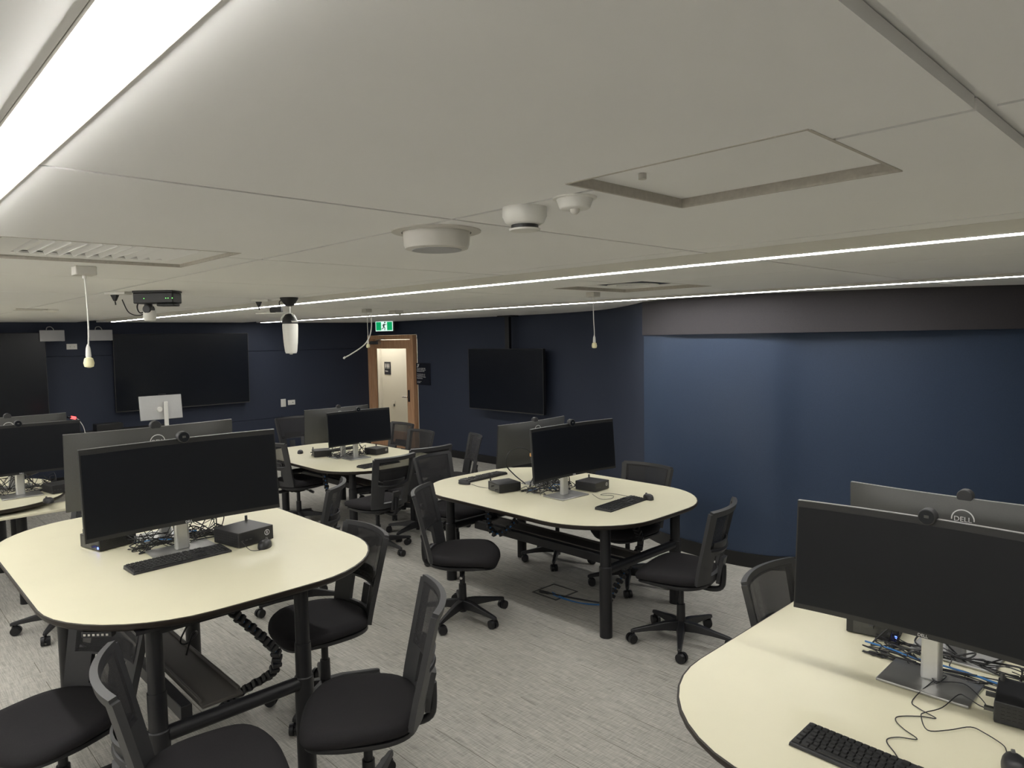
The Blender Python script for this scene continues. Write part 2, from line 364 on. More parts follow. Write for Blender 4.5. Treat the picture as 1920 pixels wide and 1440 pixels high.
# corridor beyond the door
co = MB(); co.box((8.22, 11.3, 1.15), (0.1, 5.6, 2.3)); co.box((7.7, 14.05, 1.15), (1.1, 0.1, 2.3)); co.box((7.7, 8.5, 1.15), (1.1, 0.1, 2.3)); co.box((7.7, 11.3, 2.28), (1.2, 5.6, 0.06)); co.box((7.18, 12.6, 1.15), (0.08, 3.0, 2.3))
struct(co.build('wall_corridor', CWALL, smooth=False))
ct = MB(); ct.box((8.15, 12.44, 1.05), (0.05, 0.07, 2.1)); ct.box((8.165, 12.93, 1.05), (0.015, 0.9, 2.08)); ct.cyl((8.16, 12.56, .95), (8.08, 12.56, .95), .012); struct(ct.build('door_2', CTRIM, smooth=False))
ol = empty('corridor_light', (7.75, 12.0, 2.235)); tag(ol, 'linear ceiling lamp in the corridor behind the glazed wooden door', 'light')
MB().box((0, 0, 0.01), (0.3, 1.6, 0.03)).build('lamp_housing', WHITE, ol); MB().box((0, 0, -0.009), (0.24, 1.5, 0.008)).build('diffuser', LAMPC, ol)
# door_1
DX = 6.97; dy0, dy1, dh = 9.62, 11.0, 1.965
dr = bpy.data.objects.new('door_1', None); S.collection.objects.link(dr); dr.location = (DX, 0, 0); struct(dr)
f = MB(); fwid = 0.075
f.box((0.03, dy0 + fwid / 2, dh / 2), (0.09, fwid, dh)); f.box((0.03, dy1 - fwid / 2, dh / 2), (0.09, fwid, dh)); f.box((0.03, (dy0 + dy1) / 2, dh - fwid / 2), (0.09, dy1 - dy0 - 2 * fwid, fwid))
f.build('door_frame', WOOD, dr, smooth=False, bev=0.004)
l0, l1, lt = dy0 + fwid + .004, dy1 - fwid - .004, dh - fwid - .004
d = MB(); st = 0.13
d.box((0.02, l0 + st / 2, lt / 2), (0.045, st, lt - .01)); d.box((0.02, l1 - st / 2, lt / 2), (0.045, st, lt - .01)); d.box((0.02, (l0 + l1) / 2, lt - 0.08), (0.045, l1 - l0 - 2 * st, 0.15)); d.box((0.02, (l0 + l1) / 2, 0.15), (0.045, l1 - l0 - 2 * st, 0.29))
leaf = d.build('door_leaf', WOOD, dr, smooth=False, bev=0.003)
MB().box((0.02, (l0 + l1) / 2, (lt + .2) / 2), (0.008, l1 - l0 - 2 * st, lt - .40)).build('glass_pane', GLASS, leaf, smooth=False)
h = MB(); h.box((-0.01, l0 + 0.07, 0.93), (0.012, 0.045, 0.20)); h.build('handle_plate', PLAST, leaf, bev=0.003)
h = MB(); h.cyl((-0.015, l0 + 0.07, 0.91), (-0.055, l0 + 0.07, 0.91), 0.009); h.cyl((-0.055, l0 + 0.065, 0.91), (-0.055, l0 + 0.20, 0.91), 0.009); h.build('lever_handle', CHROME, leaf)
h = MB(); h.box((-0.03, l1 - 0.20, lt - 0.05), (0.06, 0.28, 0.055)); h.cyl((-0.05, l1 - .28, lt - .01), (-0.09, l1 - .55, lt + .02), 0.008); h.build('door_closer', SILVB, leaf, bev=0.004)
# ------------------------------------------------------------------ linear lights
def linear(name, label, x0, x1, y0, y1, z, slope=None, lens=0.0):
    r = empty(name, ((x0 + x1) / 2, (y0 + y1) / 2, z)); cx, cy = r.location.x, r.location.y
    tag(r, label, 'light', 'recessed linear ceiling lights')
    b = MB()
    if slope:
        xs0 = slope - cx; a = x0 - cx - .012
        b.add([(xs0, y0 - cy, C - z), (a, y0 - cy, 0), (a, y1 - cy, 0), (xs0, y1 - cy, C - z), (xs0, y0 - cy, C - z + .012), (a, y0 - cy, .03), (a, y1 - cy, .03), (xs0, y1 - cy, C - z + .012)],
              [(0, 1, 2, 3), (4, 7, 6, 5), (0, 4, 5, 1), (1, 5, 6, 2), (2, 6, 7, 3), (3, 7, 4, 0)])
    w_ = x1 - x0
    for sx in (-1, 1): b.box((sx * (w_ / 2 + .008), 0, 0.02), (0.010, y1 - y0 + .02, 0.045))
    b.box((0, 0, 0.045), (w_ + .02, y1 - y0 + .02, 0.01))
    for sy in (-1, 1): b.box((0, sy * ((y1 - y0) / 2 + .006), 0.02), (w_ + .02, 0.010, 0.045))
    b.build('light_housing', CTRIM, r, smooth=False)
    MB().box((0, 0, 0.003 - lens / 2), (w_, y1 - y0, 0.006 + lens)).build('diffuser', LAMP, r, smooth=False, label='glowing white diffuser strip')
    return r
linear('linear_light', 'wide bright strip light crossing the top left corner of the ceiling', 0.192, 0.246, -0.6, 8.6, C - 0.002, lens=.009)
linear('linear_light', 'nearer of the two thin strip lights crossing the middle of the ceiling', 2.525, 2.570, -0.3, 9.9, 2.18, slope=2.38, lens=.004)
linear('linear_light', 'thin strip light running just in front of the curved navy wall', 4.790, 4.845, 0.55, 10.6, 2.19, lens=.004)
linear('linear_light', 'unseen extra strip light over the left side of the room', -2.36, -2.30, -0.6, 9.9, C - 0.002, lens=.03)  # out of view, extra light; deep lens brightens the ceiling
# ================================================================== CHAIR
def bx(u, v):     # backrest surface; u -1..1, v 0..1
    hw = 0.192 + 0.040 * v
    z = 0.435 + 0.455 * v
    x = -0.215 - 0.085 * (max(0, v) ** 1.6) - 0.030 * math.sin(PI * min(1, max(0, v))) * 0 + 0.055 * u * u + 0.012 * (1 - v)
    return Vector((x - 0.012 * math.sin(v * PI), u * hw, z))
def chair_proto():
    r = empty('office_chair')
    # seat
    b = MB(); nu, nv = 16, 20
    out = []
    rings = [(0.86, -0.052), (0.97, -0.045), (1.0, -0.028), (0.995, -0.012), (0.93, 0.003), (0.78, 0.008), (0.5, 0.004), (0.2, 0.0)]
    K = 40; vs = []
    for sc_, zz in rings:
        for i in range(K):
            t = 2 * PI * i / K; c_, s_ = math.cos(t), math.sin(t); n_ = 2.9
            x = 0.235 * math.copysign(abs(c_) ** (2 / n_), c_); y = 0.245 * math.copysign(abs(s_) ** (2 / n_), s_) * (1 - 0.07 * (-x / 0.235))
            x *= sc_; y *= sc_
            wf = max(0, (x - 0.10) / 0.135); z = 0.465 + zz - 0.035 * wf ** 2 + 0.012 * (abs(y) / .24) ** 3
            vs.append((x + 0.02, y, z))
    fs = [(i * K + k, i * K + (k + 1) % K, (i + 1) * K + (k + 1) % K, (i + 1) * K + k) for i in range(len(rings) - 1) for k in range(K)]
    fs += [tuple(range(K))[::-1], tuple(range((len(rings) - 1) * K, len(rings) * K))]
    b.add(vs, fs); b.build('seat', FABRIC, r, ang=80)
    b = MB(); vs = []
    for sc_, zz in [(0.55, 0.378), (0.8, 0.385), (0.95, 0.402), (0.94, 0.418)]:
        for i in range(K):
            t = 2 * PI * i / K; c_, s_ = math.cos(t), math.sin(t); n_ = 2.9
            x = 0.235 * math.copysign(abs(c_) ** (2 / n_), c_) * sc_; y = 0.24 * math.copysign(abs(s_) ** (2 / n_), s_) * sc_
            wf = max(0, (x - 0.10) / 0.135); vs.append((x + 0.02, y, zz - 0.033 * wf ** 2))
    fs = [(i * K + k, i * K + (k + 1) % K, (i + 1) * K + (k + 1) % K, (i + 1) * K + k) for i in range(3) for k in range(K)] + [tuple(range(K))[::-1], tuple(range(3 * K, 4 * K))]
    b.add(vs, fs); b.build('seat_pan', PLAST, r, ang=80)
    # back frame with openings
    def keep(a, v):
        u = 2 * a - 1; au = abs(u)
        arc = 0.43 - 0.05 * (1 - u * u)
        if au > 0.80: return not (v > 0.97 and au > 0.97)
        if v > 0.925: return True
        if v < 0.10: return True
        if arc - 0.005 < v < arc + 0.055: return True
        if v <= arc: return 0.10 < v and (au > 0.52)
        return False
    b = MB(); b.sheet(lambda a, v: bx(2 * a - 1, v) , 36, 40, -0.024, keep); b.build('back_frame', FRAME, r, ang=50)
    # lower back pillar joining frame and arm
    b = MB(); b.sheet(lambda a, v: bx((2 * a - 1) * 0.16, v * 0.36 - 0.05) - Vector((0.026, 0, 0)), 4, 8, -0.022); b.build('back_upright', FRAME, r)
    b = MB(); b.sheet(lambda a, v: bx((2 * a - 1) * 0.84, 0.40 + v * 0.55) + Vector((0.003, 0, 0)), 14, 14, -0.002); b.build('back_mesh', NET, r, ang=80)
    b = MB(); b.tube([bx(u, 0.46 - .04 * (1 - u * u)) - Vector((0.002 + 0.02 * (1 - u * u), 0, 0)) for u in [-.78, -.6, -.4, -.2, 0, .2, .4, .6, .78]], 0.014, 8, smooth=2)
    b.sheet(lambda a, v: bx((2 * a - 1) * 0.55, 0.40 + v * 0.14) + Vector((-.016 * (1 - (2 * a - 1) ** 2), 0, 0)), 10, 4, -0.010); b.build('lumbar_support', PLAST, r)
    b = MB(); b.tube([(0.0, 0, 0.375), (-0.12, 0, 0.368), (-0.20, 0, 0.365), (-0.250, 0, 0.385), (-0.262, 0, 0.44), (-0.262, 0, 0.52)], 0.017, 10, smooth=3); b.build('back_arm', BLACK, r)
    b = MB(); b.box((0.0, 0, 0.372), (0.22, 0.12, 0.04)); b.taper((0, 0, 0.335), (0.09, 0.07), (0.16, 0.11), 0.02); b.build('tilt_mechanism', BLACK, r, bev=0.006)
    b = MB(); b.tube([(0.03, -0.05, 0.368), (0.03, -0.13, 0.365), (0.035, -0.18, 0.358)], 0.008, 8); b.cyl((0.035, -0.17, 0.36), (0.037, -0.225, 0.352), 0.015, 0.013); b.build('tilt_lever', PLAST, r)
    b = MB(); b.cyl((0.037, -0.2245, 0.3522), (0.0372, -0.2275, 0.3518), 0.0095); b.build('lever_cap', CHROME, r)
    b = MB(); b.cyl((0, 0, 0.045), (0, 0, 0.20), 0.024); b.cyl((0, 0, 0.20), (0, 0, 0.345), 0.018); b.cyl((0, 0, 0.13), (0, 0, 0.235), 0.027, 0.025); b.build('gas_lift', BLACK, r)
    # five-star base: arm parts with castor sub-parts
    for k in range(5):
        a = R(36 + 72 * k); Rm = Matrix.Rotation(a, 4, 'Z')
        b = MB(); b.T = Rm
        vs = []; secs = [(0.02, 0.058, 0.070, 0.130), (0.10, 0.047, 0.076, 0.126), (0.20, 0.037, 0.074, 0.106), (0.298, 0.028, 0.066, 0.088), (0.315, 0.020, 0.064, 0.082)]
        for (x, w_, z0, z1) in secs: vs += [(x, -w_ / 2, z0), (x, w_ / 2, z0), (x, w_ * .36, z1), (x, -w_ * .36, z1)]
        fs = [(i * 4 + k2, i * 4 + (k2 + 1) % 4, (i + 1) * 4 + (k2 + 1) % 4, (i + 1) * 4 + k2) for i in range(len(secs) - 1) for k2 in range(4)] + [(3, 2, 1, 0), tuple(range(len(secs) * 4 - 4, len(secs) * 4))]
        b.add(vs, fs); arm = b.build('base_arm', PLAST, r, bev=0.004, ang=50)
        b = MB(); da = R((37 * k + 20) % 360)
        b.T = Rm @ Matrix.Translation((0.297, 0, 0)) @ Matrix.Rotation(da, 4, 'Z')
        for sy in (-1, 1): b.cyl((0.014, sy * 0.006, 0.0300), (0.014, sy * 0.026, 0.0300), 0.0300, 0.0275, n=20)
        b.cyl((0.014, -.007, 0.0275), (0.014, .007, 0.0275), 0.014); b.cyl((0, 0, 0.03), (0, 0, 0.076), 0.0075)
        b.box((0.006, 0, 0.048), (0.03, 0.014, 0.012)); b.build('castor', BLACK, arm)
    return r
CH = chair_proto()
chairs = [  # x, y, heading deg, label, z-scale
    (2.97, 3.61, -51, 'office chair standing clear at the left of the middle table, seat turned right', 1),
    (3.675, 2.35, 103, 'office chair at the near right end of the middle table, rear of backrest showing', 1),
    (4.27, 3.20, 180, 'office chair behind the middle table against the blue curved wall', 1),
    (4.33, 3.98, 180, 'office chair tucked under the middle table, backrest hidden behind the monitors', 1),
    (3.75, 4.62, -80, 'office chair at the far end of the middle table, carpet visible through its backrest', 1),
    (4.52, 5.63, 152, 'office chair seen edge-on before the blue wall below the ceiling-hung television', 1),
    (3.42, 5.33, 96, 'office chair at the near end of the far table, open back frame facing the camera', 1),
    (3.99, 5.50, 86, 'black office chair beside another at the near right corner of the far table', 1),
    (4.62, 7.0, 180, 'office chair in front of the wooden door jamb, farthest right of the far table', 1),
    (4.36, 6.27, 180, 'office chair right of the far table, nearer of the two overlapping the door', 1),
    (4.33, 8.50, -90, 'black office chair against the navy back wall beyond the far table', 1),
    (3.38, 6.75, 4, 'office chair on the left side of the far table, partly behind the big monitor', 1),
    (2.31, 4.60, 138, 'office chair seen edge-on just behind the left foreground table', 1),
    (1.75, 3.27, 176, 'black see-through mesh office chair on the right side of the left table', 1),
    (1.43, 2.35, 148, 'black office chair in the foreground beside the front right leg of the left table', 1),
    (0.82, 2.36, -14, 'office chair at the front of the left table, seat cut by the bottom edge', 1),
    (0.56, 3.22, 204, 'black office chair tucked below the near left corner of the left table', 0.93),
    (1.02, 5.45, 200, 'black office chair behind the left table, only castors and base arm showing', 1),
    (2.83, 1.11, -90, 'black mesh office chair on the far side of the right foreground table', 1),
]
for i, (x, y, a, lab, zs) in enumerate(chairs):
    o = CH if i == 0 else copy_tree(CH)
    o.location = (x, y, 0); o.rotation_euler = (0, 0, R(a)); o.scale = (1, 1, zs)
    tag(o, lab, 'chair', 'black mesh office chairs around the tables')
# ================================================================== TABLE
def table(x, y, T, hx, hy, rz, legs, label, r_=0.47, tray=True, shelf=None):
    t = empty('oval_table', (x, y, 0), rz); tag(t, label, 'table', 'oval shared computer tables')
    out = rrect(hx, hy, r_, 10, bulge=0.03)
    ins = [(px * (hx - .006) / hx, py * (hy - .006) / hy) for px, py in out]
    n = len(out); b = MB()
    low = [(px * (hx - .012) / hx, py * (hy - .012) / hy) for px, py in out]
    b.add([(px, py, T - .030) for px, py in low] + [(px, py, T - .016) for px, py in out] + [(px, py, T - .002) for px, py in out] + [(px, py, T - .0012) for px, py in ins],
          [tuple(range(n))[::-1]] + [(i, (i + 1) % n, n + (i + 1) % n, n + i) for i in range(n)] + [(n + i, n + (i + 1) % n, 2 * n + (i + 1) % n, 2 * n + i) for i in range(n)] + [(2 * n + i, 2 * n + (i + 1) % n, 3 * n + (i + 1) % n, 3 * n + i) for i in range(n)] + [tuple(range(3 * n, 4 * n))])
    b.build('edge_band', EDGE, t, ang=60)
    MB().prism(ins, T - .0012, T).build('tabletop', CREAM, t)
    for (lx, ly) in legs:
        b = MB(); b.cyl((lx, ly, 0.0), (lx, ly, 0.45), 0.040, n=28); b.cyl((lx, ly, 0.45), (lx, ly, 0.455), 0.040, 0.036, n=28)
        lg = b.build('leg', BLACK, t); b = MB(); b.cyl((lx, ly, 0.455), (lx, ly, T - .09 if T < .8 else .60), 0.034, n=28)
        if T >= .8: b.cyl((lx, ly, .60), (lx, ly, T - .03), 0.030, n=28)
        else: b.cyl((lx, ly, T - .09), (lx, ly, T - .03), 0.034, n=28)
        b.box((lx, ly, T - .036), (0.15, 0.12, 0.012)); b.build('inner_tube', BLACK, lg)
    ysd = sorted(set(l[1] for l in legs))
    groups = [[l for l in legs if l[1] < 0], [l for l in legs if l[1] > 0]]
    for g in groups:
        a, c_ = sorted(g)[0], sorted(g)[-1]
        b = MB(); b.tube([(a[0] + .03, a[1], .425), (c_[0] - .03, c_[1], .425)], 0.030, 14); b.build('stretcher', BLACK, t)
        b = MB(); b.box(((a[0] + c_[0]) / 2, (a[1] + c_[1]) / 2, T - .052), (c_[0] - a[0], 0.05, 0.04)); b.build('top_rail', BLACK, t)
    mx = (groups[0][0][0] + groups[0][-1][0]) / 2
    y0 = min(l[1] for l in legs); y1 = max(l[1] for l in legs)
    b = MB(); b.box((mx, 0, .40), (0.17, y1 - y0, .014))
    for sx in (-1, 1): b.box((mx + sx * .08, 0, .41), (.012, y1 - y0 - .06, .02))
    b.build('cable_tray', TRAY, t, bev=0.003)
    b = MB(); b.box((mx - .14, 0, .395), (0.045, y1 - y0 - .04, .06)); b.build('long_beam', BLACK, t, bev=0.003)
    b = MB(); b.box((mx, 0, T - .055), (0.06, y1 - y0, .05)); b.build('under_beam', BLACK, t, bev=0.003)
    if shelf: MB().box(shelf[0], shelf[1]).build('lower_shelf', CREAM, t, bev=0.003)
    return t
LG = [(-.39, -.77), (.39, -.77), (-.39, .77), (.39, .77)]
T1, T2, T3, T4, T5, T6 = .895, .66, .752, .75, .76, .75
t1 = table(1.18, 3.65, T1, .69, .985, 0, [(-.39, -.88), (.20, -.88), (-.39, .60), (.23, .55)], 'raised oval table with cream top at the left foreground, large monitor on it')
t2 = table(3.90, 6.66, T2, .635, 1.0, 0, [(-.36, -.72), (.36, -.72), (-.36, .72), (.36, .72)], 'far oval table with cream top in front of the glazed wooden door')
t3 = table(3.79, 3.49, T3, .68, .97, 0, LG, 'middle oval table with cream top standing free before the curved blue wall')
t4 = table(2.66, .615, T4, .68, .99, PI / 2, LG, 'oval table with cream top at the right bottom corner, keyboard and loose cord on it')
t5 = table(.52, 6.67, T5, .72, .70, 0, [(-.39, -.5), (.39, -.5), (-.39, .5), (.39, .5)], 'oval table with cream top at the far left edge behind the raised table', shelf=((0.25, -.62, .70), (0.9, .28, .018)))
t6 = table(.70, 8.45, T6, .66, 1.0, 0, LG, 'farthest left oval table, a cream sliver below the far left monitors')
cp = MB(); cp.box((0, 0, 0), (0.11, 0.03, 0.022)); c0 = cp.build('height_control', PLAST, t1, bev=0.003); c0.location = (-.55, -.80, T1 - .045); c0.rotation_euler = (0, 0, R(-42))
cp = MB()
for k in range(6): cp.box((-.042 + k * .016, -.016, 0), (0.008, 0.003, 0.007))
c1 = cp.build('buttons', OFFW, c0); 
# ================================================================== MONITOR
def scr(u, v, tilt=R(4)):      # local: faces -Y ; u -1..1, v 0..1 ; curved
    x = 0.41 * u; y = -0.072 - 0.030 * u * u; z = (v - .5) * .385
    p = Vector((x, y, z)); p = Vector((p.x, p.y * 1 + z * math.sin(tilt), z * math.cos(tilt))); return p + Vector((0, 0, 0.375))
def monitor_proto():
    r = empty('monitor')
    b = MB(); nu = 24
    fr = [scr(2 * i / nu - 1, 0) for i in range(nu + 1)]; ft = [scr(2 * i / nu - 1, 1) for i in range(nu + 1)]
    b.sheet(lambda a, v: scr(2 * a - 1, v), nu, 8, -0.012); b.build('front_bezel', MBEZ, r, ang=60)
    b = MB(); b.sheet(lambda a, v: scr((2 * a - 1) * .988, 0.045 + v * .90) + Vector((0, -.0012, 0)), nu, 4, -0.001); b.build('screen', SCREEN, r, ang=60)
    b = MB()   # back shell bulging in the middle
    def back(a, v):
        u = 2 * a - 1; e = max(0, 1 - u ** 4) * max(0, 1 - (2 * v - 1) ** 4); return scr(u, v) + Vector((0, .012 + 0.026 * e, 0))
    b.sheet(back, 24, 12, -0.004); b.build('back_shell', MBACK, r, ang=80)
    b = MB()
    b.sheet(lambda a, v: scr(2 * a - 1, 1) + Vector((0, -.001 + .015 * v, .0012)), nu, 1, 0.0015); b.build('top_rim', MRIM, r)
    c = scr(0, 1)
    b = MB(); b.cyl((c.x, c.y - .016, c.z + .008), (c.x, c.y + .018, c.z + .008), 0.026, 0.026, n=32); wc = b.build('webcam', FRAME, r, bev=.003)
    b = MB(); b.cyl((c.x, c.y - .0162, c.z + .008), (c.x, c.y - .018, c.z + .008), 0.022, n=32); ln = b.build('camera_lens', TVS, wc)
    b = MB(); b.box((c.x, c.y - .0185, c.z + .010), (.014, .001, .009)); b.build('lens_glint', MBACK, wc)
    b = MB(); b.box((0, -.018, .30), (.11, .035, .11)); b.cyl((0, -.01, .30), (0, .016, .30), .03); b.build('tilt_mount', SILVB, r, bev=.004)
    b = MB(); b.taper((0, .018, .006), (.062, .036), (.056, .032), .37); b.build('stand_column', SILVER, r, bev=.010)
    b = MB(); b.box((0, .0, .006), (.27, .20, .010)); b.build('stand_base', SILVB, r, bev=.003)
    q = scr(0, 0.02)
    text('brand_lettering', 'DELL', .0135, EMBLEM, r, (0, q.y - .0020, q.z), (PI / 2 - R(4), 0, 0))
    # emblem on the back
    p = scr(0, .81); yb = p.y + .012 + .026 * (1 - (2 * .81 - 1) ** 4) + .0008
    b = MB(); b.T = Matrix.Translation((0, yb + .002, p.z)) @ Matrix.Rotation(-PI / 2 - R(4), 4, 'X')
    K = 40; vs = []
    for rr in (.0335, .0375):
        for zz in (0, .001):
            for i in range(K): vs.append((rr * math.cos(2 * PI * i / K), rr * math.sin(2 * PI * i / K), zz))
    fs = []
    for i in range(K):
        j = (i + 1) % K; fs += [(K + i, K + j, 3 * K + j, 3 * K + i), (i, j, K + j, K + i), (2 * K + i, 3 * K + i, 3 * K + j, 2 * K + j), (i, 2 * K + i, 2 * K + j, j)]
    b.add(vs, fs); em = b.build('back_emblem', EMBLEM, r)
    text('back_lettering', 'DELL', .026, EMBLEM, r, (0, yb + .0035, p.z), (PI / 2 + R(4), 0, PI))
    return r
LIFT = []
MP = monitor_proto(); first = [True]
def monitor(x, y, z, rz, label, sc=1.0, zs=1.0, lift=0.0, group='wide curved monitors with webcams, back to back'):
    o = MP if first[0] else copy_tree(MP); first[0] = False
    o.location = (x, y, z); o.rotation_euler = (0, 0, R(rz)); o.scale = (sc, sc, sc * zs)
    for ch in o.children:
        pass
    LIFT.append((o, lift)); tag(o, label, 'monitor', group); return o
monitor(1.155, 3.51, T1, 0, 'large front monitor on the left foreground table, dark screen towards the camera', 1.065, .975, lift=-.034)
monitor(1.18, 3.87, T1, 180, 'monitor turned away behind the large monitor of the left foreground table', 1.0)
monitor(3.72, 3.33, T3, -3, 'front monitor on the middle table, screen towards the camera', 1.0, .95, lift=-.012)
monitor(3.93, 3.78, T3, 183, 'monitor turned away at the back of the middle table, with a looped cable behind it', .95, .90)
monitor(2.50, .665, T4, -90, 'monitor at the right foreground table, its dark screen cut by the right photo edge', .98)
monitor(2.80, .660, T4, 90, 'monitor turned away with round emblem on its grey back at the right foreground', .97)
monitor(3.86, 6.38, T2, 0, 'front monitor on the far table, dark screen in front of the door', .90)
monitor(3.81, 6.58, T2, 180, 'monitor turned away at the back of the far table', .92)
monitor(.95, 6.38, T5, 0, 'front monitor on the far left table, screen cut by the left photo edge', .97)
monitor(.96, 6.78, T5, 180, 'monitor turned away on the far left table, a grey strip above the front one', 1.0)
for o_, l_ in LIFT:
    for ch in o_.children:
        if 'lift' in ch: del ch['lift']
        if not ch.name.startswith(('stand_column', 'stand_base')): ch.location.z += l_
# ================================================================== KEYBOARD, MOUSE, MINI COMPUTER
def keyboard_proto():
    r = empty('keyboard')
    b = MB(); b.add([(-.22, -.065, 0), (.22, -.065, 0), (.22, .065, 0), (-.22, .065, 0), (-.218, -.063, .010), (.218, -.063, .010), (.218, .063, .018), (-.218, .063, .018)], [(0, 3, 2, 1), (4, 5, 6, 7), (0, 1, 5, 4), (1, 2, 6, 5), (2, 3, 7, 6), (3, 0, 4, 7)])
    b.build('case', PLAST, r, bev=.002)
    b = MB()
    def key(x, y, w_=.0155, d_=.0150):
        z = .0105 + (y + .063) / .126 * .008
        b.taper((x, y, z), (w_, d_), (w_ * .84, d_ * .84), .0045)
    for row in range(6):
        y = .050 - row * .0192 - (.003 if row else 0)
        if row == 5:
            for x, w_ in ((-.203, .022), (-.178, .018), (-.157, .018), (-.088, .110), (-.017, .018), (.004, .018), (.026, .020)): key(x, y, w_)
        else:
            for k in range(13): key(-.203 + k * .0182 + (0, 0, .004, .006, .010, 0)[row] * (k > 0), y)
            key(.040 - (.004 if row else 0) + .004, y, .020)
        for k in range(3):
            if row not in (3,): key(.077 + k * .0180, y)
        if row > 0:
            for k in range(4): key(.147 + k * .0180, y)
    b.build('keys', MBEZ, r, smooth=False); return r
def mouse_proto():
    r = empty('computer_mouse'); b = MB(); K = 24; vs = []
    prof = [(1.0, 0.0), (1.0, .008), (.95, .018), (.80, .028), (.5, .034), (.15, .036)]
    for s_, z in prof:
        for i in range(K):
            t = 2 * PI * i / K; x = .031 * math.cos(t) * (1 - .10 * math.sin(t)); y = .057 * math.sin(t); vs.append((x * s_, y * s_ - .006 * (1 - s_), z * (1 - .12 * math.sin(t) * s_)))
    b.add(vs, [(i * K + k, i * K + (k + 1) % K, (i + 1) * K + (k + 1) % K, (i + 1) * K + k) for i in range(5) for k in range(K)] + [tuple(range(K))[::-1], tuple(range(5 * K, 6 * K))])
    b.build('shell', PLAST, r, ang=80)
    b = MB(); b.cyl((-.004, .030, .029), (.004, .030, .029), .009, n=16); b.build('scroll_wheel', MBACK, r); return r
def pc_proto():
    r = empty('mini_computer')     # emblem face towards -Y
    b = MB(); b.box((0, 0, .035), (.178, .182, .064)); b.box((0, 0, .0025), (.15, .15, .005)); b.build('case', PLAST, r, bev=.004)
    b = MB()
    for k in range(11):
        for j in range(4): b.box((-.082 + .0 + 0 * k, -.07 + k * .014, .018 + j * .011), (.016, .009, .006))
    b.build('side_vent', MBEZ, r, smooth=False)
    b = MB(); b.T = Matrix.Translation((.055, -.0912, .040)) @ Matrix.Rotation(PI / 2, 4, 'X'); K = 24; vs = []
    for rr in (.0105, .0130):
        for i in range(K): vs.append((rr * math.cos(2 * PI * i / K), rr * math.sin(2 * PI * i / K), .0006))
    b.add(vs, [(i, (i + 1) % K, K + (i + 1) % K, K + i) for i in range(K)]); b.box((0, 0, .0003), (.004, .014, .0006)); b.build('front_emblem', EMBLEM, r)
    b = MB(); b.box((-.05, -.0915, .03), (.012, .001, .005)); b.box((-.03, -.0915, .03), (.012, .001, .005)); b.cyl((-.07, -.0905, .03), (-.07, -.0925, .03), .004); b.build('front_ports', MBACK, r)
    b = MB()
    for k in range(5): b.box((-.07 + k * .030, .0915, .028), (.020, .003, .012))
    b.box((-.06, .104, .028), (.014, .026, .010)); b.box((0, .104, .045), (.014, .026, .010)); b.box((-.01, .0912, .032), (.15, .002, .05)); b.build('rear_plugs', MBACK, r); MB().cyl((.07, .08, .065), (.07, .08, .090), .006).build('antenna_stub', MBACK, r)
    return r
KP, MO, PC = keyboard_proto(), mouse_proto(), pc_proto(); used = set()
def put(pr, x, y, z, rz, label, cat, group, sc=1.0):
    o = pr if pr.name not in used else copy_tree(pr)
    used.add(pr.name); o.location = (x, y, z + .0005); o.rotation_euler = (0, 0, R(rz)); o.scale = (sc,) * 3; tag(o, label, cat, group); return o
kg, mg, pg = 'black keyboards on the tables', 'black mice on the tables', 'small black computers on the tables'
put(KP, 1.09, 3.375, T1, 3, 'black keyboard in front of the large monitor on the left foreground table', 'keyboard', kg)
put(KP, 3.77, 2.875, T3, 4, 'black keyboard at the near end of the middle table', 'keyboard', kg)
put(KP, 3.765, 4.275, T3, 183, 'black keyboard at the far left end of the middle table', 'keyboard', kg)
put(KP, 1.905, .615, T4, -92, 'black keyboard at the bottom edge on the right foreground table', 'keyboard', kg)
put(KP, 3.80, 5.87, T2, 4, 'black keyboard on the far table behind the slotted chair back', 'keyboard', kg)
put(KP, 4.02, 7.02, T2, 182, 'black keyboard behind the monitors of the far table', 'keyboard', kg)
put(MO, 1.46, 3.285, T1, -40, 'black mouse beside the small computer on the left foreground table', 'mouse', mg)
put(MO, 4.03, 2.84, T3, -30, 'black mouse at the right end of the near keyboard on the middle table', 'mouse', mg)
put(MO, 3.50, 4.20, T3, 190, 'black mouse at the left end of the far keyboard on the middle table', 'mouse', mg)
put(MO, 2.15, .37, T4, -70, 'black mouse at the end of the loose cord on the right foreground table', 'mouse', mg)
put(MO, 3.62, 7.15, T2, 150, 'black mouse on the far table, left of the computers', 'mouse', mg)
put(MO, 1.05, 5.98, T5, 10, 'black mouse on the far left table edge', 'mouse', mg)
put(PC, .93, 3.905, T1, 104, 'small black computer with blue light under the left corner of the large monitor', 'computer', pg)
put(PC, 1.43, 3.46, T1, 12, 'small black computer with round emblem right of the large monitor', 'computer', pg, 1.12)
put(PC, 3.555, 3.80, T3, 76, 'small black computer left of the cable tangle on the middle table', 'computer', pg)
put(PC, 4.02, 3.335, T3, 4, 'small black computer right of the monitor stand on the middle table', 'computer', pg)
put(PC, 2.47, .385, T4, 8, 'small black computer with vented side at the right photo edge', 'computer', pg)
put(PC, 2.83, .94, T4, 100, 'small black computer behind the screen of the right foreground monitor, blue light showing', 'computer', pg)
put(PC, 3.70, 6.82, T2, 70, 'small black computer left of the monitor stand on the far table', 'computer', pg)
put(PC, 4.17, 6.48, T2, 10, 'small black computer with emblem right of the monitor stand on the far table', 'computer', pg)
put(PC, 1.20, 6.36, T5, 10, 'small black computer right of the monitor stand on the far left table', 'computer', pg)
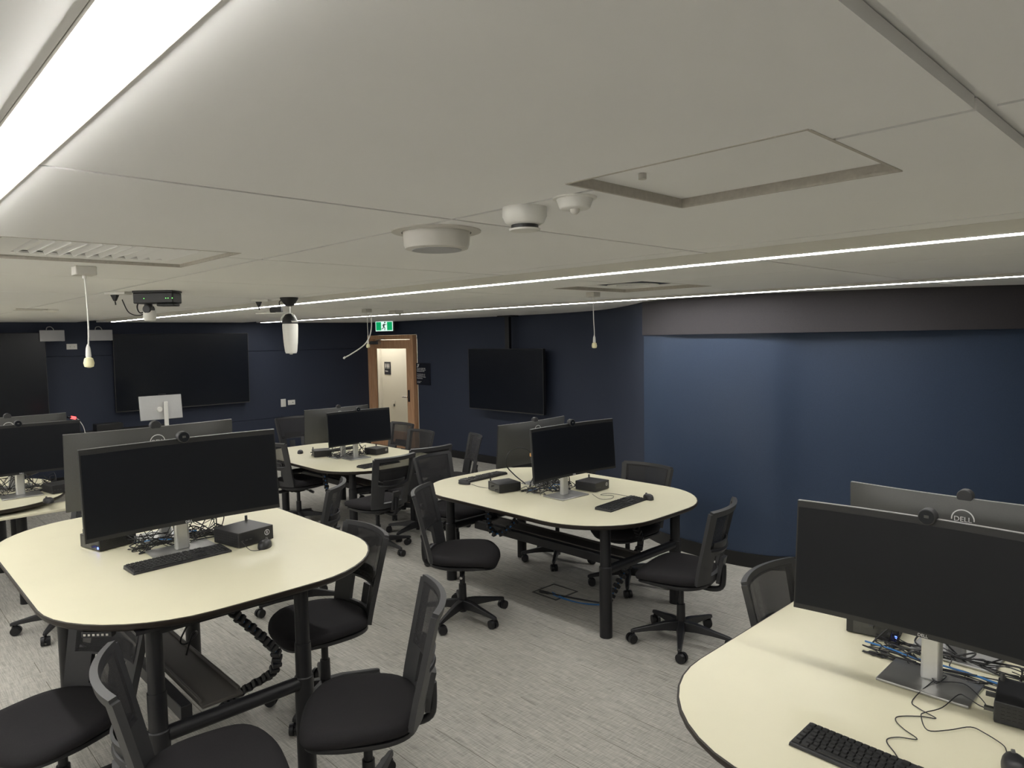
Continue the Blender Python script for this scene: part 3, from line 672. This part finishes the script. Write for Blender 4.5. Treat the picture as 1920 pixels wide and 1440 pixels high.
# power indicator lights belong to their computers (second button light)
for o in list(bpy.data.objects):
    if o.name.startswith('mini_computer') and ('blue light' in o['label']):
        b = MB(); b.cyl((-.078, .0912, .018), (-.078, .0935, .018), .0055, n=12); b.build('power_light', LEDB, o, label='blue glowing light')
# ------------------------------------------------------------------ cables
def tangle(name, label, cx, cy, z, n, rx, ry, h, m=PLAST, r=.0028, rz=0, seed=1):
    rnd = random.Random(seed); b = MB()
    for k in range(n):
        pts = []; a = rnd.uniform(0, 2 * PI); px = rnd.uniform(-rx, rx); py = rnd.uniform(-ry, ry); hh = h * rnd.choice([.15, .3, .5, 1])
        for j in range(rnd.randint(6, 9)):
            pts.append((px, py, max(r * 1.3, rnd.uniform(-.2, 1) * hh)))
            a += rnd.choice([-1, 1, 1]) * rnd.uniform(.4, 1.1); px += math.cos(a) * rx * .34; py += math.sin(a) * ry * .42; px -= .35 * px * (abs(px) > rx); py -= .35 * py * (abs(py) > ry)
        b.tube(pts, r * rnd.uniform(.6, 1.2), 5, smooth=7)
    o = b.build(name, m); o.location = (cx, cy, z + .0006); o.rotation_euler = (0, 0, R(rz)); tag(o, label, 'cables', kind='stuff'); return o
tangle('cable_tangle', 'tangled black cables under the large monitor of the left foreground table', 1.20, 3.70, T1, 34, .24, .10, .13, seed=2)
tangle('cable_tangle', 'tangled black cables round the stands on the middle table', 3.80, 3.56, T3, 36, .22, .13, .12, seed=3)
tangle('cable_tangle', 'tangled black cables behind the right foreground monitor stand', 2.66, .64, T4, 34, .09, .27, .085, seed=4)
tangle('cable_tangle', 'tangled black cables round the stands on the far table', 3.90, 6.58, T2, 26, .22, .10, .14, seed=5)
tangle('cable_tangle', 'tangled black cables below the far left monitor', .96, 6.55, T5, 30, .26, .10, .14, seed=6)
for nm, (lab, P, z) in enumerate([
    ('blue network cable in the tangle on the left foreground table', [(1.02, 3.80), (1.10, 3.72), (1.16, 3.66), (1.24, 3.70), (1.20, 3.78), (1.30, 3.74)], T1),
    ('blue network cable lying left of the stand on the middle table', [(3.62, 3.62), (3.68, 3.56), (3.74, 3.52), (3.80, 3.50), (3.84, 3.58), (3.9, 3.5)], T3),
    ('blue network cable behind the stand on the right foreground table', [(2.66, .92), (2.62, .82), (2.60, .74), (2.64, .66), (2.60, .56), (2.58, .46), (2.62, .40)], T4)]):
    b = MB(); b.tube([(x, y, z + .012 + .02 * math.sin(i * 2.1) ** 2) for i, (x, y) in enumerate(P)], .0032, 6, smooth=6); tag(b.build('network_cable', BLUEC), lab, 'cable')
C1 = [(2.555, .700), (2.529, 0.669), (2.477, 0.641), (2.554, 0.631), (2.512, 0.65), (2.344, 0.669), (2.302, 0.64), (2.277, 0.587), (2.258, 0.621), (2.213, 0.667), (2.181, 0.666), (2.149, 0.634), (2.121, 0.592), (2.097, 0.63), (2.069, 0.65), (2.044, 0.645), (2.009, 0.615), (1.975, 0.59)]
C2 = [(2.544, 0.677), (2.488, 0.647), (2.522, 0.6), (2.526, 0.568), (2.469, 0.519), (2.418, 0.49), (2.412, 0.506), (2.441, 0.548), (2.44, 0.57), (2.35, 0.59), (2.284, 0.618), (2.254, 0.62), (2.185, 0.584), (2.226, 0.542), (2.287, 0.502), (2.279, 0.465), (2.25, 0.419), (2.224, 0.404), (2.185, 0.395)]
zc = lambda x: T4 + (.0165 if x > 2.37 else .0035)
b = MB(); b.tube([(x, y, zc(x)) for x, y in C1], .0016, 6, smooth=5); tag(b.build('loose_cord', PLAST), 'thin zigzag black cord running to the keyboard at the right bottom', 'cable')
b = MB(); b.tube([(x, y, zc(x) + .003) for x, y in C2], .0016, 6, smooth=5); tag(b.build('loose_cord', PLAST), 'thin looping black cord running to the mouse at the right bottom', 'cable')
b = MB(); b.tube([(1.36, 3.37, T1 + .05), (1.37, 3.33, T1 + .03), (1.38, 3.27, T1 + .004), (1.42, 3.24, T1 + .003), (1.45, 3.255, T1 + .003)], .0015, 6, smooth=6); tag(b.build('loose_cord', PLAST), 'short curved mouse cord on the left foreground table', 'cable')
b = MB(); b.tube([(3.88, 3.22, T3 + .003), (3.80, 3.08, T3 + .003), (3.86, 3.03, T3 + .003), (3.94, 3.08, T3 + .003), (3.90, 3.16, T3 + .003), (3.98, 3.14, T3 + .003), (3.99, 2.98, T3 + .003), (3.95, 2.90, T3 + .003)], .0015, 6, smooth=6); tag(b.build('loose_cord', PLAST), 'thin looping cord behind the near keyboard on the middle table', 'cable')
b = MB(); b.tube([(3.52, 4.14, T3 + .003), (3.50, 4.0, T3 + .003), (3.54, 3.93, T3 + .004), (3.60, 3.95, T3 + .05), (3.62, 4.05, T3 + .01), (3.66, 4.0, T3 + .003), (3.7, 4.12, T3 + .003), (3.8, 4.2, T3 + .003)], .0015, 6, smooth=6); tag(b.build('loose_cord', PLAST), 'thin cord between the far keyboard and the computer on the middle table', 'cable')
lc = empty('video_cable', (3.6, 3.70, T3)); tag(lc, 'thick looped black cable with orange plug standing up behind the middle monitor', 'cable')
b = MB(); b.tube([(.05, -.03, .05), (.0, .04, .12), (-.06, .06, .20), (-.05, .04, .29), (.03, .02, .32), (.11, .02, .30), (.16, .02, .262)], .0045, 8, smooth=6); b.tube([(.16, .02, .24), (.16, .0, .18), (.20, -.03, .10), (.26, -.03, .05)], .0045, 8, smooth=6); b.build('cable_loop', PLAST, lc)
b = MB(); b.box((.165, .02, .252), (.022, .016, .030)); b.build('plug', GOLD, lc, bev=.003, label='orange plug')
# drag-chain style cable spines
def spine(label, pts, z0=None):
    P = crom([Vector(p) for p in pts], 14); d = 0; last = P[0]; r = empty('cable_spine', P[-1]); tag(r, label, 'cable guide', 'segmented black cable guides under the tables')
    b = MB(); core = MB(); core.tube([p - P[-1] for p in P[::3]], .006, 6); k = 0
    for i in range(1, len(P)):
        d += (P[i] - P[i - 1]).length
        if d > .034:
            d = 0; t = (P[i] - P[i - 1]).normalized(); rot = t.to_track_quat('Z', 'Y').to_matrix().to_4x4()
            b.T = Matrix.Translation(P[i] - P[-1]) @ rot @ Matrix.Rotation(.25 * (k % 2), 4, 'Z'); b.box((0, 0, 0), (.044, .038, .024)); b.box((.012, .012, .014), (.014, .014, .012)); k += 1
    b.build('chain_segments', PLAST, r, bev=.004); core.build('inner_cables', BLUEC, r)
spine('segmented black cable guide curving to the floor under the left foreground table', [(1.10, 2.95, .845), (1.20, 3.02, .70), (1.33, 3.08, .55), (1.42, 3.12, .42), (1.43, 3.20, .30), (1.38, 3.34, .20), (1.33, 3.46, .11), (1.29, 3.54, .022)])
spine('segmented black cable guide hanging at the near right end of the middle table', [(3.78, 2.90, .70), (3.90, 2.86, .58), (4.02, 2.90, .44), (4.05, 2.96, .33), (3.96, 2.99, .22), (3.86, 3.0, .12), (3.80, 3.02, .025)])
spine('segmented black cable guide looping at the far left end of the middle table', [(3.60, 4.02, .70), (3.56, 3.98, .60), (3.52, 3.95, .50), (3.50, 3.86, .42), (3.58, 3.80, .45), (3.64, 3.76, .52)])
spine('segmented black cable guide hanging under the far table', [(3.52, 6.45, .60), (3.48, 6.35, .45), (3.44, 6.20, .30), (3.40, 6.12, .16), (3.38, 6.08, .025)])
# floor box and cables on the carpet
fb = empty('floor_outlet_box', (3.75, 3.48, 0), 0); tag(fb, 'square floor outlet lid set flush in the carpet under the middle table', 'outlet')
b = MB()
for s_ in (-1, 1): b.box((s_ * .115, 0, .001), (.012, .242, .004)); b.box((0, s_ * .115, .001), (.218, .012, .004))
b.build('lid_frame', MBACK, fb, smooth=False); MB().box((0, 0, .0), (.218, .218, .003)).build('carpet_lid', CARPET, fb, smooth=False)
b = MB(); b.tube([(3.66, 3.55, .012), (3.69, 3.44, .010), (3.74, 3.28, .007), (3.79, 3.12, .007), (3.82, 3.02, .012)], lambda t: .011 if t < .18 else .006, 8, smooth=6); tag(b.build('power_cable', PLAST), 'black power cable with plug running over the carpet from the floor outlet', 'cable')
b = MB(); b.tube([(3.70, 3.50, .006), (3.68, 3.36, .006), (3.70, 3.2, .006), (3.77, 3.08, .006), (3.81, 3.0, .008)], .004, 8, smooth=6); b.tube([(3.72, 3.48, .006), (3.69, 3.30, .006), (3.72, 3.14, .006), (3.80, 3.03, .008)], .004, 8, smooth=6); tag(b.build('floor_network_cable', BLUEC), 'blue network cables on the carpet under the middle table', 'cable')
fb2 = copy_tree(fb); fb2.location = (1.05, 2.98, 0); tag(fb2, 'square floor outlet lid in the carpet under the left foreground table', 'outlet')
b = MB(); b.tube([(1.23, 3.9, .86), (1.25, 3.7, .80), (1.2, 3.5, .72), (1.13, 3.4, .60), (1.09, 3.42, .50), (1.13, 3.46, .46), (1.16, 3.40, .52), (1.12, 3.34, .55), (1.10, 3.38, .44)], .004, 6, smooth=6); tag(b.build('hanging_cable', PLAST), 'thin black cable looping down under the left foreground table', 'cable')
# ================================================================== CEILING DEVICES
sp = empty('ceiling_speaker', (1.235, 1.58, C)); tag(sp, 'large round white speaker mounted on the ceiling seam', 'speaker')
b = MB(); b.lathe([(.125, 0), (.125, -.004), (.098, -.006), (.098, -.001)], n=48); b.build('mounting_ring', OFFW, sp)
b = MB(); b.lathe([(.094, -.002), (.092, -.040), (.088, -.050), (.078, -.053), (.0, -.053)], n=48); b.build('speaker_body', OFFW, sp)
b = MB(); b.lathe([(.070, -.0535), (.069, -.055), (.066, -.0545), (.0, -.0545)], n=40); b.build('grille', LGREY, sp)
sm = empty('smoke_detector', (1.18, 1.175, C)); tag(sm, 'white smoke detector on the ceiling between the round speaker and the motion sensor', 'smoke detector')
b = MB(); b.lathe([(.052, 0), (.052, -.020), (.046, -.034), (.036, -.040), (.0, -.040)], n=40); b.build('detector_body', WHITE, sm)
b = MB(); b.lathe([(.032, -.040), (.032, -.049)], n=32); b.build('sensing_gap', MBEZ, sm); b = MB(); b.lathe([(.037, -.049), (.035, -.053), (0, -.053)], n=32); b.build('bottom_disc', WHITE, sm)
pr = empty('motion_sensor', (1.18, 1.02, C)); tag(pr, 'small white motion sensor on the ceiling nearest the square recess', 'sensor')
b = MB(); b.lathe([(.048, 0), (.048, -.003), (.040, -.004), (.034, -.022), (.030, -.025), (0, -.025)], n=36); b.build('sensor_body', WHITE, pr)
b = MB(); b.lathe([(.011, -.025), (.010, -.031), (.006, -.035), (0, -.036)], n=20); b.build('sensor_dome', OFFW, pr)
def hmic(name, x, y, z1, label, sc=1.0):
    r = empty(name, (x, y, C)); tag(r, label, 'microphone', 'white microphones hanging from the ceiling')
    b = MB(); b.box((0, 0, -.017), (.072, .072, .034)); b.build('ceiling_mount', OFFW, r, bev=.003)
    b = MB(); b.tube([(0, 0, -.034), (.004, .003, z1 * .35), (.004, .0, z1 * .6), (.0, -.008, z1 * .8), (-.004, -.010, z1 + .02)], .0028 * sc, 8, smooth=4); b.cyl((0, 0, -.034), (0, 0, -.046), .007); b.build('cord', WHITE, r)
    b = MB(); b.lathe([(.003, .075), (.008, .060), (.010, .03), (.008, .02)], c=(-.004, -.010, z1 - .03), n=16); b.build('capsule', WHITE, r)
    b = MB(); b.lathe([(.006, .026), (.015, .020), (.019, .002), (.016, -.012), (.005, -.016)], c=(-.004, -.010, z1 - .03), n=20); b.build('windscreen', FOAM, r, label='yellowish foam windscreen'); return r
hmic('hanging_microphone', .712, 3.12, -.345, 'white microphone with foam tip hanging on a cord at the left, before the navy wall')
hmic('hanging_microphone', 3.837, 3.158, -.345, 'white microphone hanging on a cord before the curved wall on the right')
hmic('hanging_microphone', 3.83, 6.05, -.34, 'white microphone hanging on a cord near the exit sign')
b = MB(); b.tube([(3.87, 6.05, C), (3.88, 6.05, 2.05), (3.86, 6.06, 1.93), (3.80, 6.08, 1.84), (3.71, 6.16, 1.76), (3.66, 6.20, 1.725)], .0062, 8, smooth=6); b.cyl((3.66, 6.20, 1.73), (3.645, 6.21, 1.712), .010); tag(b.build('ceiling_cable', WHITE), 'loose thick white cable hanging bent from the ceiling beside the exit sign', 'cable')
b = MB(); b.box((4.32, 6.25, C - .02), (.11, .11, .04)); tag(b.build('ceiling_box', OFFW, bev=.004), 'plain grey white box on the ceiling above the exit sign', 'box')
b = MB(); b.cyl((4.33, 6.2, C - .04), (4.33, 6.2, C - .047), .012); bo = b.build('ceiling_box_knob', WHITE); bo.parent = bpy.data.objects['ceiling_box']; bo.name = 'knob'
fd = empty('ceiling_sensor_plate', (1.23, 6.95, C)); tag(fd, 'flat square plate and white detector on the ceiling at the far left', 'detector')
MB().box((-.05, 0, -.006), (.22, .14, .012)).build('plate', OFFW, fd, bev=.002); b = MB(); b.lathe([(.06, 0), (.058, -.014), (.03, -.028), (0, -.028)], c=(.10, .05, 0), n=28); b.build('detector', WHITE, fd)
# tracking camera 1: flat black box with lens ball and white sleeve
c1 = empty('ceiling_camera', (1.36, 4.36, C), R(-44)); tag(c1, 'black ceiling camera box with green lights and a white dome underneath', 'camera')
b = MB(); b.box((0, 0, -.006), (.23, .12, .012)); b.build('ceiling_plate', BLACK, c1, bev=.002)
b = MB(); b.box((.0, .0, -.042), (.23, .11, .062)); b.box((.07, -.02, -.082), (.10, .08, .016)); b.build('camera_body', BLACK, c1, bev=.006)
b = MB()
for x in (-.05, .075, .088, .112): b.box((x, -.056, -.045), (.004, .003, .004))
b.build('status_lights', LEDG, c1, label='small green lights')
b = MB(); b.cyl((-.045, -.02, -.075), (-.045, -.02, -.10), .022); b.cyl((-.045, -.045, -.105), (-.045, .01, -.105), .024); b.build('lens_head', BLACK, c1, bev=.004)
b = MB(); b.lathe([(.034, -.112), (.036, -.150), (.028, -.170), (0, -.175)], c=(-.045, -.01, 0), n=28); b.build('lens_sleeve', WHITE, c1)
b = MB(); b.tube([(-.10, 0, -.04), (-.11, -.02, -.09), (-.09, -.03, -.125), (-.05, -.03, -.115)], .004, 6, smooth=5); b.tube([(-.04, -.03, -.12), (-.10, -.03, -.14), (-.16, -.02, -.12), (-.20, 0, -.06), (-.205, 0, -.045)], .003, 6, smooth=5); b.build('camera_cable', BLACK, c1)
def plugpt(x, y, label):
    r = empty('ceiling_outlet', (x, y, C), R(-44)); tag(r, label, 'outlet', 'ceiling outlets with black plugs')
    MB().box((0.02, 0, -.008), (.12, .08, .016)).build('outlet_plate', WHITE, r, bev=.002)
    b = MB(); b.taper((0, 0, -.052), (.014, .014), (.040, .030), .036); b.cyl((0, 0, -.052), (.003, 0, -.075), .004); b.build('plug', BLACK, r, bev=.003)
plugpt(1.19, 4.56, 'white ceiling outlet with black plug beside the black camera box')
plugpt(2.22, 4.93, 'white ceiling outlet with black plug left of the white hanging cylinder speaker')
c2 = empty('hanging_camera', (2.30, 4.62, C), R(-44)); tag(c2, 'white tapered cylinder unit hanging from a black ceiling mount before the navy wall', 'camera')
b = MB(); b.lathe([(.062, 0), (.060, -.012), (.030, -.055), (.012, -.062), (0, -.062)], n=32); b.build('ceiling_mount', BLACK, c2)
b = MB(); b.cyl((0, 0, -.06), (0, 0, -.125), .007); b.build('stem', WHITE, c2)
b = MB(); b.lathe([(.012, -.112), (.030, -.118), (.048, -.145), (.056, -.172), (.056, -.180), (0, -.180)], n=36); b.build('cap', BLACK, c2)
b = MB(); b.tube([(-.022, -.030, -.113), (-.045, -.036, -.138), (-.060, -.02, -.170)], .0045, 6, smooth=4); b.tube([(.022, -.030, -.113), (.045, -.036, -.138), (.060, -.02, -.170)], .0045, 6, smooth=4); b.box((.045, -.045, -.168), (.05, .006, .010)); b.build('bracket', WHITE, c2)
b = MB(); b.lathe([(.050, -.182), (.053, -.190), (.053, -.215), (.048, -.31), (.041, -.375), (.036, -.388), (.012, -.390), (.010, -.396), (0, -.396)], n=40); b.build('cylinder_body', WHITE, c2)
b = MB(); b.box((-.115, 0, -.105), (.24, .02, .010)); b.build('side_arm', WHITE, c2, bev=.002)
b = MB(); b.box((-.085, -.01, -.082), (.07, .04, .034)); b.cyl((-.13, -.01, -.085), (-.095, -.01, -.085), .018); b.tube([(-.06, 0, -.07), (-.07, 0, -.03), (-.045, 0, -.015), (-.03, 0, -.02)], .004, 6, smooth=4); b.build('small_camera', BLACK, c2, bev=.003)
# vents
v = empty('ceiling_vent', ((VENT[0] + VENT[1]) / 2, (VENT[2] + VENT[3]) / 2, C)); tag(v, 'recessed rectangular air vent with fine blades at the left of the ceiling', 'vent')
w_, d_ = VENT[1] - VENT[0] - .004, VENT[3] - VENT[2] - .004
b = MB(); b.box((-w_ / 2 + .045, 0, .014), (.09, d_, .006)); b.box((w_ / 2 - .045, 0, .014), (.09, d_, .006)); b.box((0, -d_ / 2 + .05, .014), (w_ - .18, .10, .006)); b.box((0, d_ / 2 - .05, .014), (w_ - .18, .10, .006)); b.build('vent_frame', CEIL, v, smooth=False)
b = MB(); b.T = Matrix.Identity(4); n_ = 12
for k in range(n_):
    x = -w_ / 2 + .10 + (w_ - .2) * k / (n_ - 1); b.T = Matrix.Translation((x, 0, .016)) @ Matrix.Rotation(R(62), 4, 'Y'); b.box((0, 0, 0), (.020, d_ - .2, .0015))
b.T = Matrix.Identity(4); b.build('vent_blades', CEIL, v, smooth=False)
MB().box((0, 0, .0215), (w_ - .17, d_ - .19, .002)).build('dark_duct', DARKV, v, smooth=False)
v2 = empty('ceiling_diffuser', ((VENT2[0] + VENT2[1]) / 2, (VENT2[2] + VENT2[3]) / 2, C)); tag(v2, 'recessed square with round air diffuser between the two thin strip lights', 'vent')
b = MB(); b.lathe([(.16, .018), (.165, .012), (.14, .010), (.13, .016)], n=40); b.lathe([(.10, .018), (.105, .010), (.08, .010), (.07, .016)], n=40); b.lathe([(.045, .016), (.04, .010), (0, .010)], n=24); b.build('diffuser_rings', CEIL, v2)
MB().box((0, 0, .020), (.34, .34, .002)).build('dark_duct', DARKV, v2, smooth=False)
b = MB(); b.lathe([(.06, 0), (.055, -.012), (.03, -.022), (0, -.022)], c=(4.95, 1.27, C), n=28); tag(b.build('flush_detector', WHITE), 'small white detector on the ceiling above the dark bulkhead at the right', 'detector')
b = MB(); b.cyl((1.178, .84, C + .019), (1.178, .84, C + .008), .008); tag(b.build('ceiling_bolt', OFFW), 'tiny round latch in the square ceiling recess', 'latch')
# ================================================================== WALL THINGS
def tv(x, y, z0, z1, wd, rz, label, pole=False):
    r = empty('television', (x, y, (z0 + z1) / 2), rz); tag(r, label, 'television', 'large dark televisions')
    h_ = z1 - z0
    MB().box((0, 0.02, 0), (wd, .05, h_)).build('casing', BLACK, r, bev=.004)
    MB().box((0, -.0058, .004), (wd - .016, .002, h_ - .024)).build('screen', TVS, r, smooth=False)
    b = MB()
    for s_ in (-1, 1): b.box((s_ * (wd / 2 - .002), -.006, 0), (.004, .004, h_))
    b.box((0, -.006, -h_ / 2 + .003), (wd, .004, .008)); b.build('rim', MBACK, r, smooth=False)
    b = MB(); b.box((0, .075, 0), (.5, .08, .3))
    if pole: pass
    b.build('wall_bracket', BLACK, r)
    if pole:
        b = MB(); b.box((0, .09, (h_ / 2 + (C - (z0 + z1) / 2)) / 2 + .0), (.085, .05, C - z1 + .25)); b.box((0, .09, C - (z0 + z1) / 2 - .01), (.30, .14, .02)); b.build('ceiling_pole', BLACK, r, bev=.003)
    return r
tv(3.725, 10.85, .943, 2.033, 1.905, 0, 'large dark television on the navy back wall, the centre one, slightly tilted')
bpy.data.objects['television'].rotation_euler = (R(2), 0, R(0))
tv(1.0, 10.85, .943, 2.063, 1.96, 0, 'large dark television at the far left of the back wall, cut by the photo edge')
tv(6.78, 7.21, .845, 1.735, 1.53, R(-90), 'dark television hung from a ceiling pole before the right wall', pole=True)
def wsp(x, label):
    r = empty('wall_speaker', (x, YB - .10, 2.02)); tag(r, label, 'speaker', 'small grey speakers on the back wall')
    b = MB(); b.sheet(lambda a, v: Vector(((2 * a - 1) * .125, -.03 - .022 * (1 - (2 * a - 1) ** 2), (v - .5) * .145)), 12, 2, .05); b.build('cabinet', LGREY, r, bev=.003)
    b = MB(); b.box((-.122, -.034, 0), (.008, .012, .147)); b.box((.122, -.034, 0), (.008, .012, .147)); b.build('side_trims', WHITE, r)
    b = MB(); b.box((0, .055, .03), (.05, .09, .04)); b.tube([(-.04, .05, .07), (-.03, .05, .11), (.01, .05, .12), (.04, .05, .09), (.04, .05, .06)], .006, 6, smooth=4); b.build('bracket', LGREY, r)
    text('maker_lettering', 'BOSE', .018, BRIGHT, r, (0, -.0535, 0), (PI / 2, 0, 0)); return r
wsp(2.06, 'small grey wall speaker nearer the far left television'); wsp(2.63, 'small grey wall speaker above the left corner of the centre television')
def plate(name, x, z, w_, h_, label, cat, m=WHITE):
    r = empty(name, (x, YB - .006, z)); tag(r, label, cat); MB().box((0, 0, 0), (w_, .012, h_)).build('cover', m, r, bev=.002); return r
p1 = plate('wall_outlet', 2.31, 1.872, .125, .075, 'white wall outlet below and between the two grey speakers', 'outlet'); MB().box((-.02, -.007, 0), (.012, .003, .02)).build('socket', OFFW, p1); MB().box((.03, -.007, 0), (.012, .003, .02)).build('socket', OFFW, p1)
p2 = plate('light_switch', 5.30, .873, .085, .13, 'white upright switch plate on the back wall left of the wooden door', 'switch'); MB().box((0, -.007, 0), (.03, .004, .05)).build('rocker', WHITE, p2)
p3 = plate('wall_control', 5.445, .870, .125, .08, 'white wide switch plate beside the upright one on the back wall', 'switch'); MB().cyl((.02, -.006, 0), (.02, -.010, 0), .008).build('button', MBACK, p3)
# hearing-loop information sign
si = empty('information_sign', (6.988, 9.385, 1.31), R(-90)); tag(si, 'dark information sign with white text on the wall right of the door', 'sign')
MB().box((0, 0, 0), (.375, .010, .36)).build('board', DSIGN, si, bev=.002)
L1 = 'This room is fitted with\nan Infra-red (IR) receiver\nlistening system (ILS).\n\nTo use the system, ask\nfor an IR Receiver and\nuse hearing aid T switch\nif you have one.'
text('sign_text', L1, .024, BRIGHT, si, (-.165, -.0065, .01), (PI / 2, 0, 0), align='LEFT', ext=.0004)
text('small_text', 'For help or more details\nplease contact the\nservice desk staff', .012, BRIGHT, si, (-.165, -.0065, -.135), (PI / 2, 0, 0), align='LEFT', ext=.0003)
b = MB(); b.tube([(-.15, -.0065, .115), (-.125, -.0065, .125), (-.12, -.0065, .145), (-.135, -.0065, .160), (-.15, -.0065, .155)], .004, 6, smooth=4); b.tube([(-.16, -.0065, .12), (-.10, -.0065, .165)], .003, 6); b.build('ear_symbol', BRIGHT, si)
# corridor sign and intercom seen through the glass
s2 = empty('corridor_sign', (8.69, 11.0, 1.52), R(-90)); tag(s2, 'small black toilet sign on the corridor wall seen through the door glass', 'sign')
s2.location = (8.163, 12.18, 1.30); MB().box((0, 0, 0), (.22, .010, .26)).build('board', DSIGN, s2, bev=.002)
b = MB()
for x in (-.06, 0, .06):
    b.cyl((x, -.006, .085), (x, -.008, .085), .011, n=12); b.box((x, -.007, .045), (.022, .003, .05)); b.box((x, -.007, .005), (.010, .003, .03))
b.build('figure_symbols', BRIGHT, s2); text('sign_text', 'Toilets', .040, BRIGHT, s2, (-.085, -.0065, -.06), (PI / 2, 0, 0), align='LEFT', ext=.0004)
s3 = empty('corridor_outlet', (8.163, 12.0, .58), R(-90)); tag(s3, 'small outlet plate low on the corridor wall seen through the door glass', 'outlet'); MB().box((0, 0, 0), (.10, .012, .12)).build('cover', OFFW, s3, bev=.002); MB().box((.03, -.007, -.03), (.04, .004, .05)).build('socket', MBEZ, s3)
# exit sign
ex = empty('exit_sign', (6.79, 10.19, 2.12), R(-70), .92); tag(ex, 'green and white lit exit sign with running figure above the wooden door', 'sign')
MB().box((0, .02, 0), (.40, .05, .19)).build('sign_case', SILVB, ex, bev=.004); MB().box((0, .02, .10), (.06, .04, .02)).build('hanger', SILVB, ex)
MB().box((0, -.006, 0), (.39, .003, .185)).build('white_panel', SIGNW, ex, smooth=False)
for s_ in (-1, 1): MB().box((s_ * .125, -.0085, 0), (.115, .002, .155)).build('green_panel', GREEN, ex, smooth=False)
b = MB(); b.cyl((.019, -.008, .067), (.019, -.010, .067), .015, n=16)
def limb(p, q, w0=.010):
    b.tube([(p[0] * 1.25, -.009, p[1] * 1.2), (q[0] * 1.25, -.009, q[1] * 1.2)], w0 * 1.15, 6)
limb((.008, .035), (-.008, -.005), .012); limb((.006, .032), (.032, .018), .005); limb((.032, .018), (.042, .030), .005); limb((.004, .032), (-.022, .020), .005); limb((-.022, .020), (-.030, .002), .005)
limb((-.008, -.005), (.016, -.028), .007); limb((.016, -.028), (.010, -.062), .006); limb((-.010, -.008), (-.018, -.035), .007); limb((-.018, -.035), (-.045, -.045), .006)
b.build('running_figure', DSIGN, ex)
# ================================================================== LECTERN with silver monitor and microphone
le = empty('lectern', (2.62, 9.9, 0)); tag(le, 'dark lectern desk in front of the back wall, mostly hidden by monitors', 'lectern')
MB().box((0, 0, .39), (1.0, .5, .76)).build('cabinet', BLACK, le, bev=.006); MB().box((0, 0, .785), (1.1, .56, .03)).build('desk_top', MBEZ, le, bev=.004); MB().box((-.17, .1, .84), (.30, .2, .10)).build('riser', MBEZ, le, bev=.003)
am = empty('silver_monitor', (3.05, 9.85, .80)); tag(am, 'silver backed monitor on a stand facing away, before the centre television', 'monitor')
am.location = (3.02, 9.72, .80)
b = MB(); b.T = Matrix.Rotation(R(-6), 4, 'X'); b.box((0, .02, .265), (.52, .022, .315)); b.build('monitor_shell', SILVER, am, bev=.006)
b = MB(); b.T = Matrix.Rotation(R(-6), 4, 'X'); b.box((0, .033, .265), (.50, .004, .29)); b.build('screen', SCREEN, am)
b = MB(); b.box((.035, -.035, .17), (.050, .03, .34)); b.cyl((-.03, -.01, .24), (-.03, .02, .24), .035); b.build('stand_column', WHITE, am, bev=.008); MB().box((0, -.02, .006), (.24, .2, .012)).build('stand_base', SILVER, am, bev=.003)
b = MB(); b.box((0.01, .01, .432), (.09, .02, .012)); b.build('webcam', MBEZ, am, bev=.002)
gm = empty('gooseneck_microphone', (2.15, 9.8, .80)); tag(gm, 'thin gooseneck microphone with glowing red ring on the lectern', 'microphone')
b = MB(); b.tube([(0, 0, 0), (-.02, 0, .10), (-.07, -.01, .19), (-.10, -.02, .21)], .004, 6, smooth=5); b.cyl((0, 0, 0), (0, 0, .02), .02); b.build('gooseneck', WHITE, gm)
b = MB(); b.cyl((-.10, -.02, .21), (-.15, -.03, .225), .018); b.build('red_ring', RED, gm); b = MB(); b.cyl((-.15, -.03, .225), (-.19, -.04, .232), .012); b.build('microphone_head', BLACK, gm)
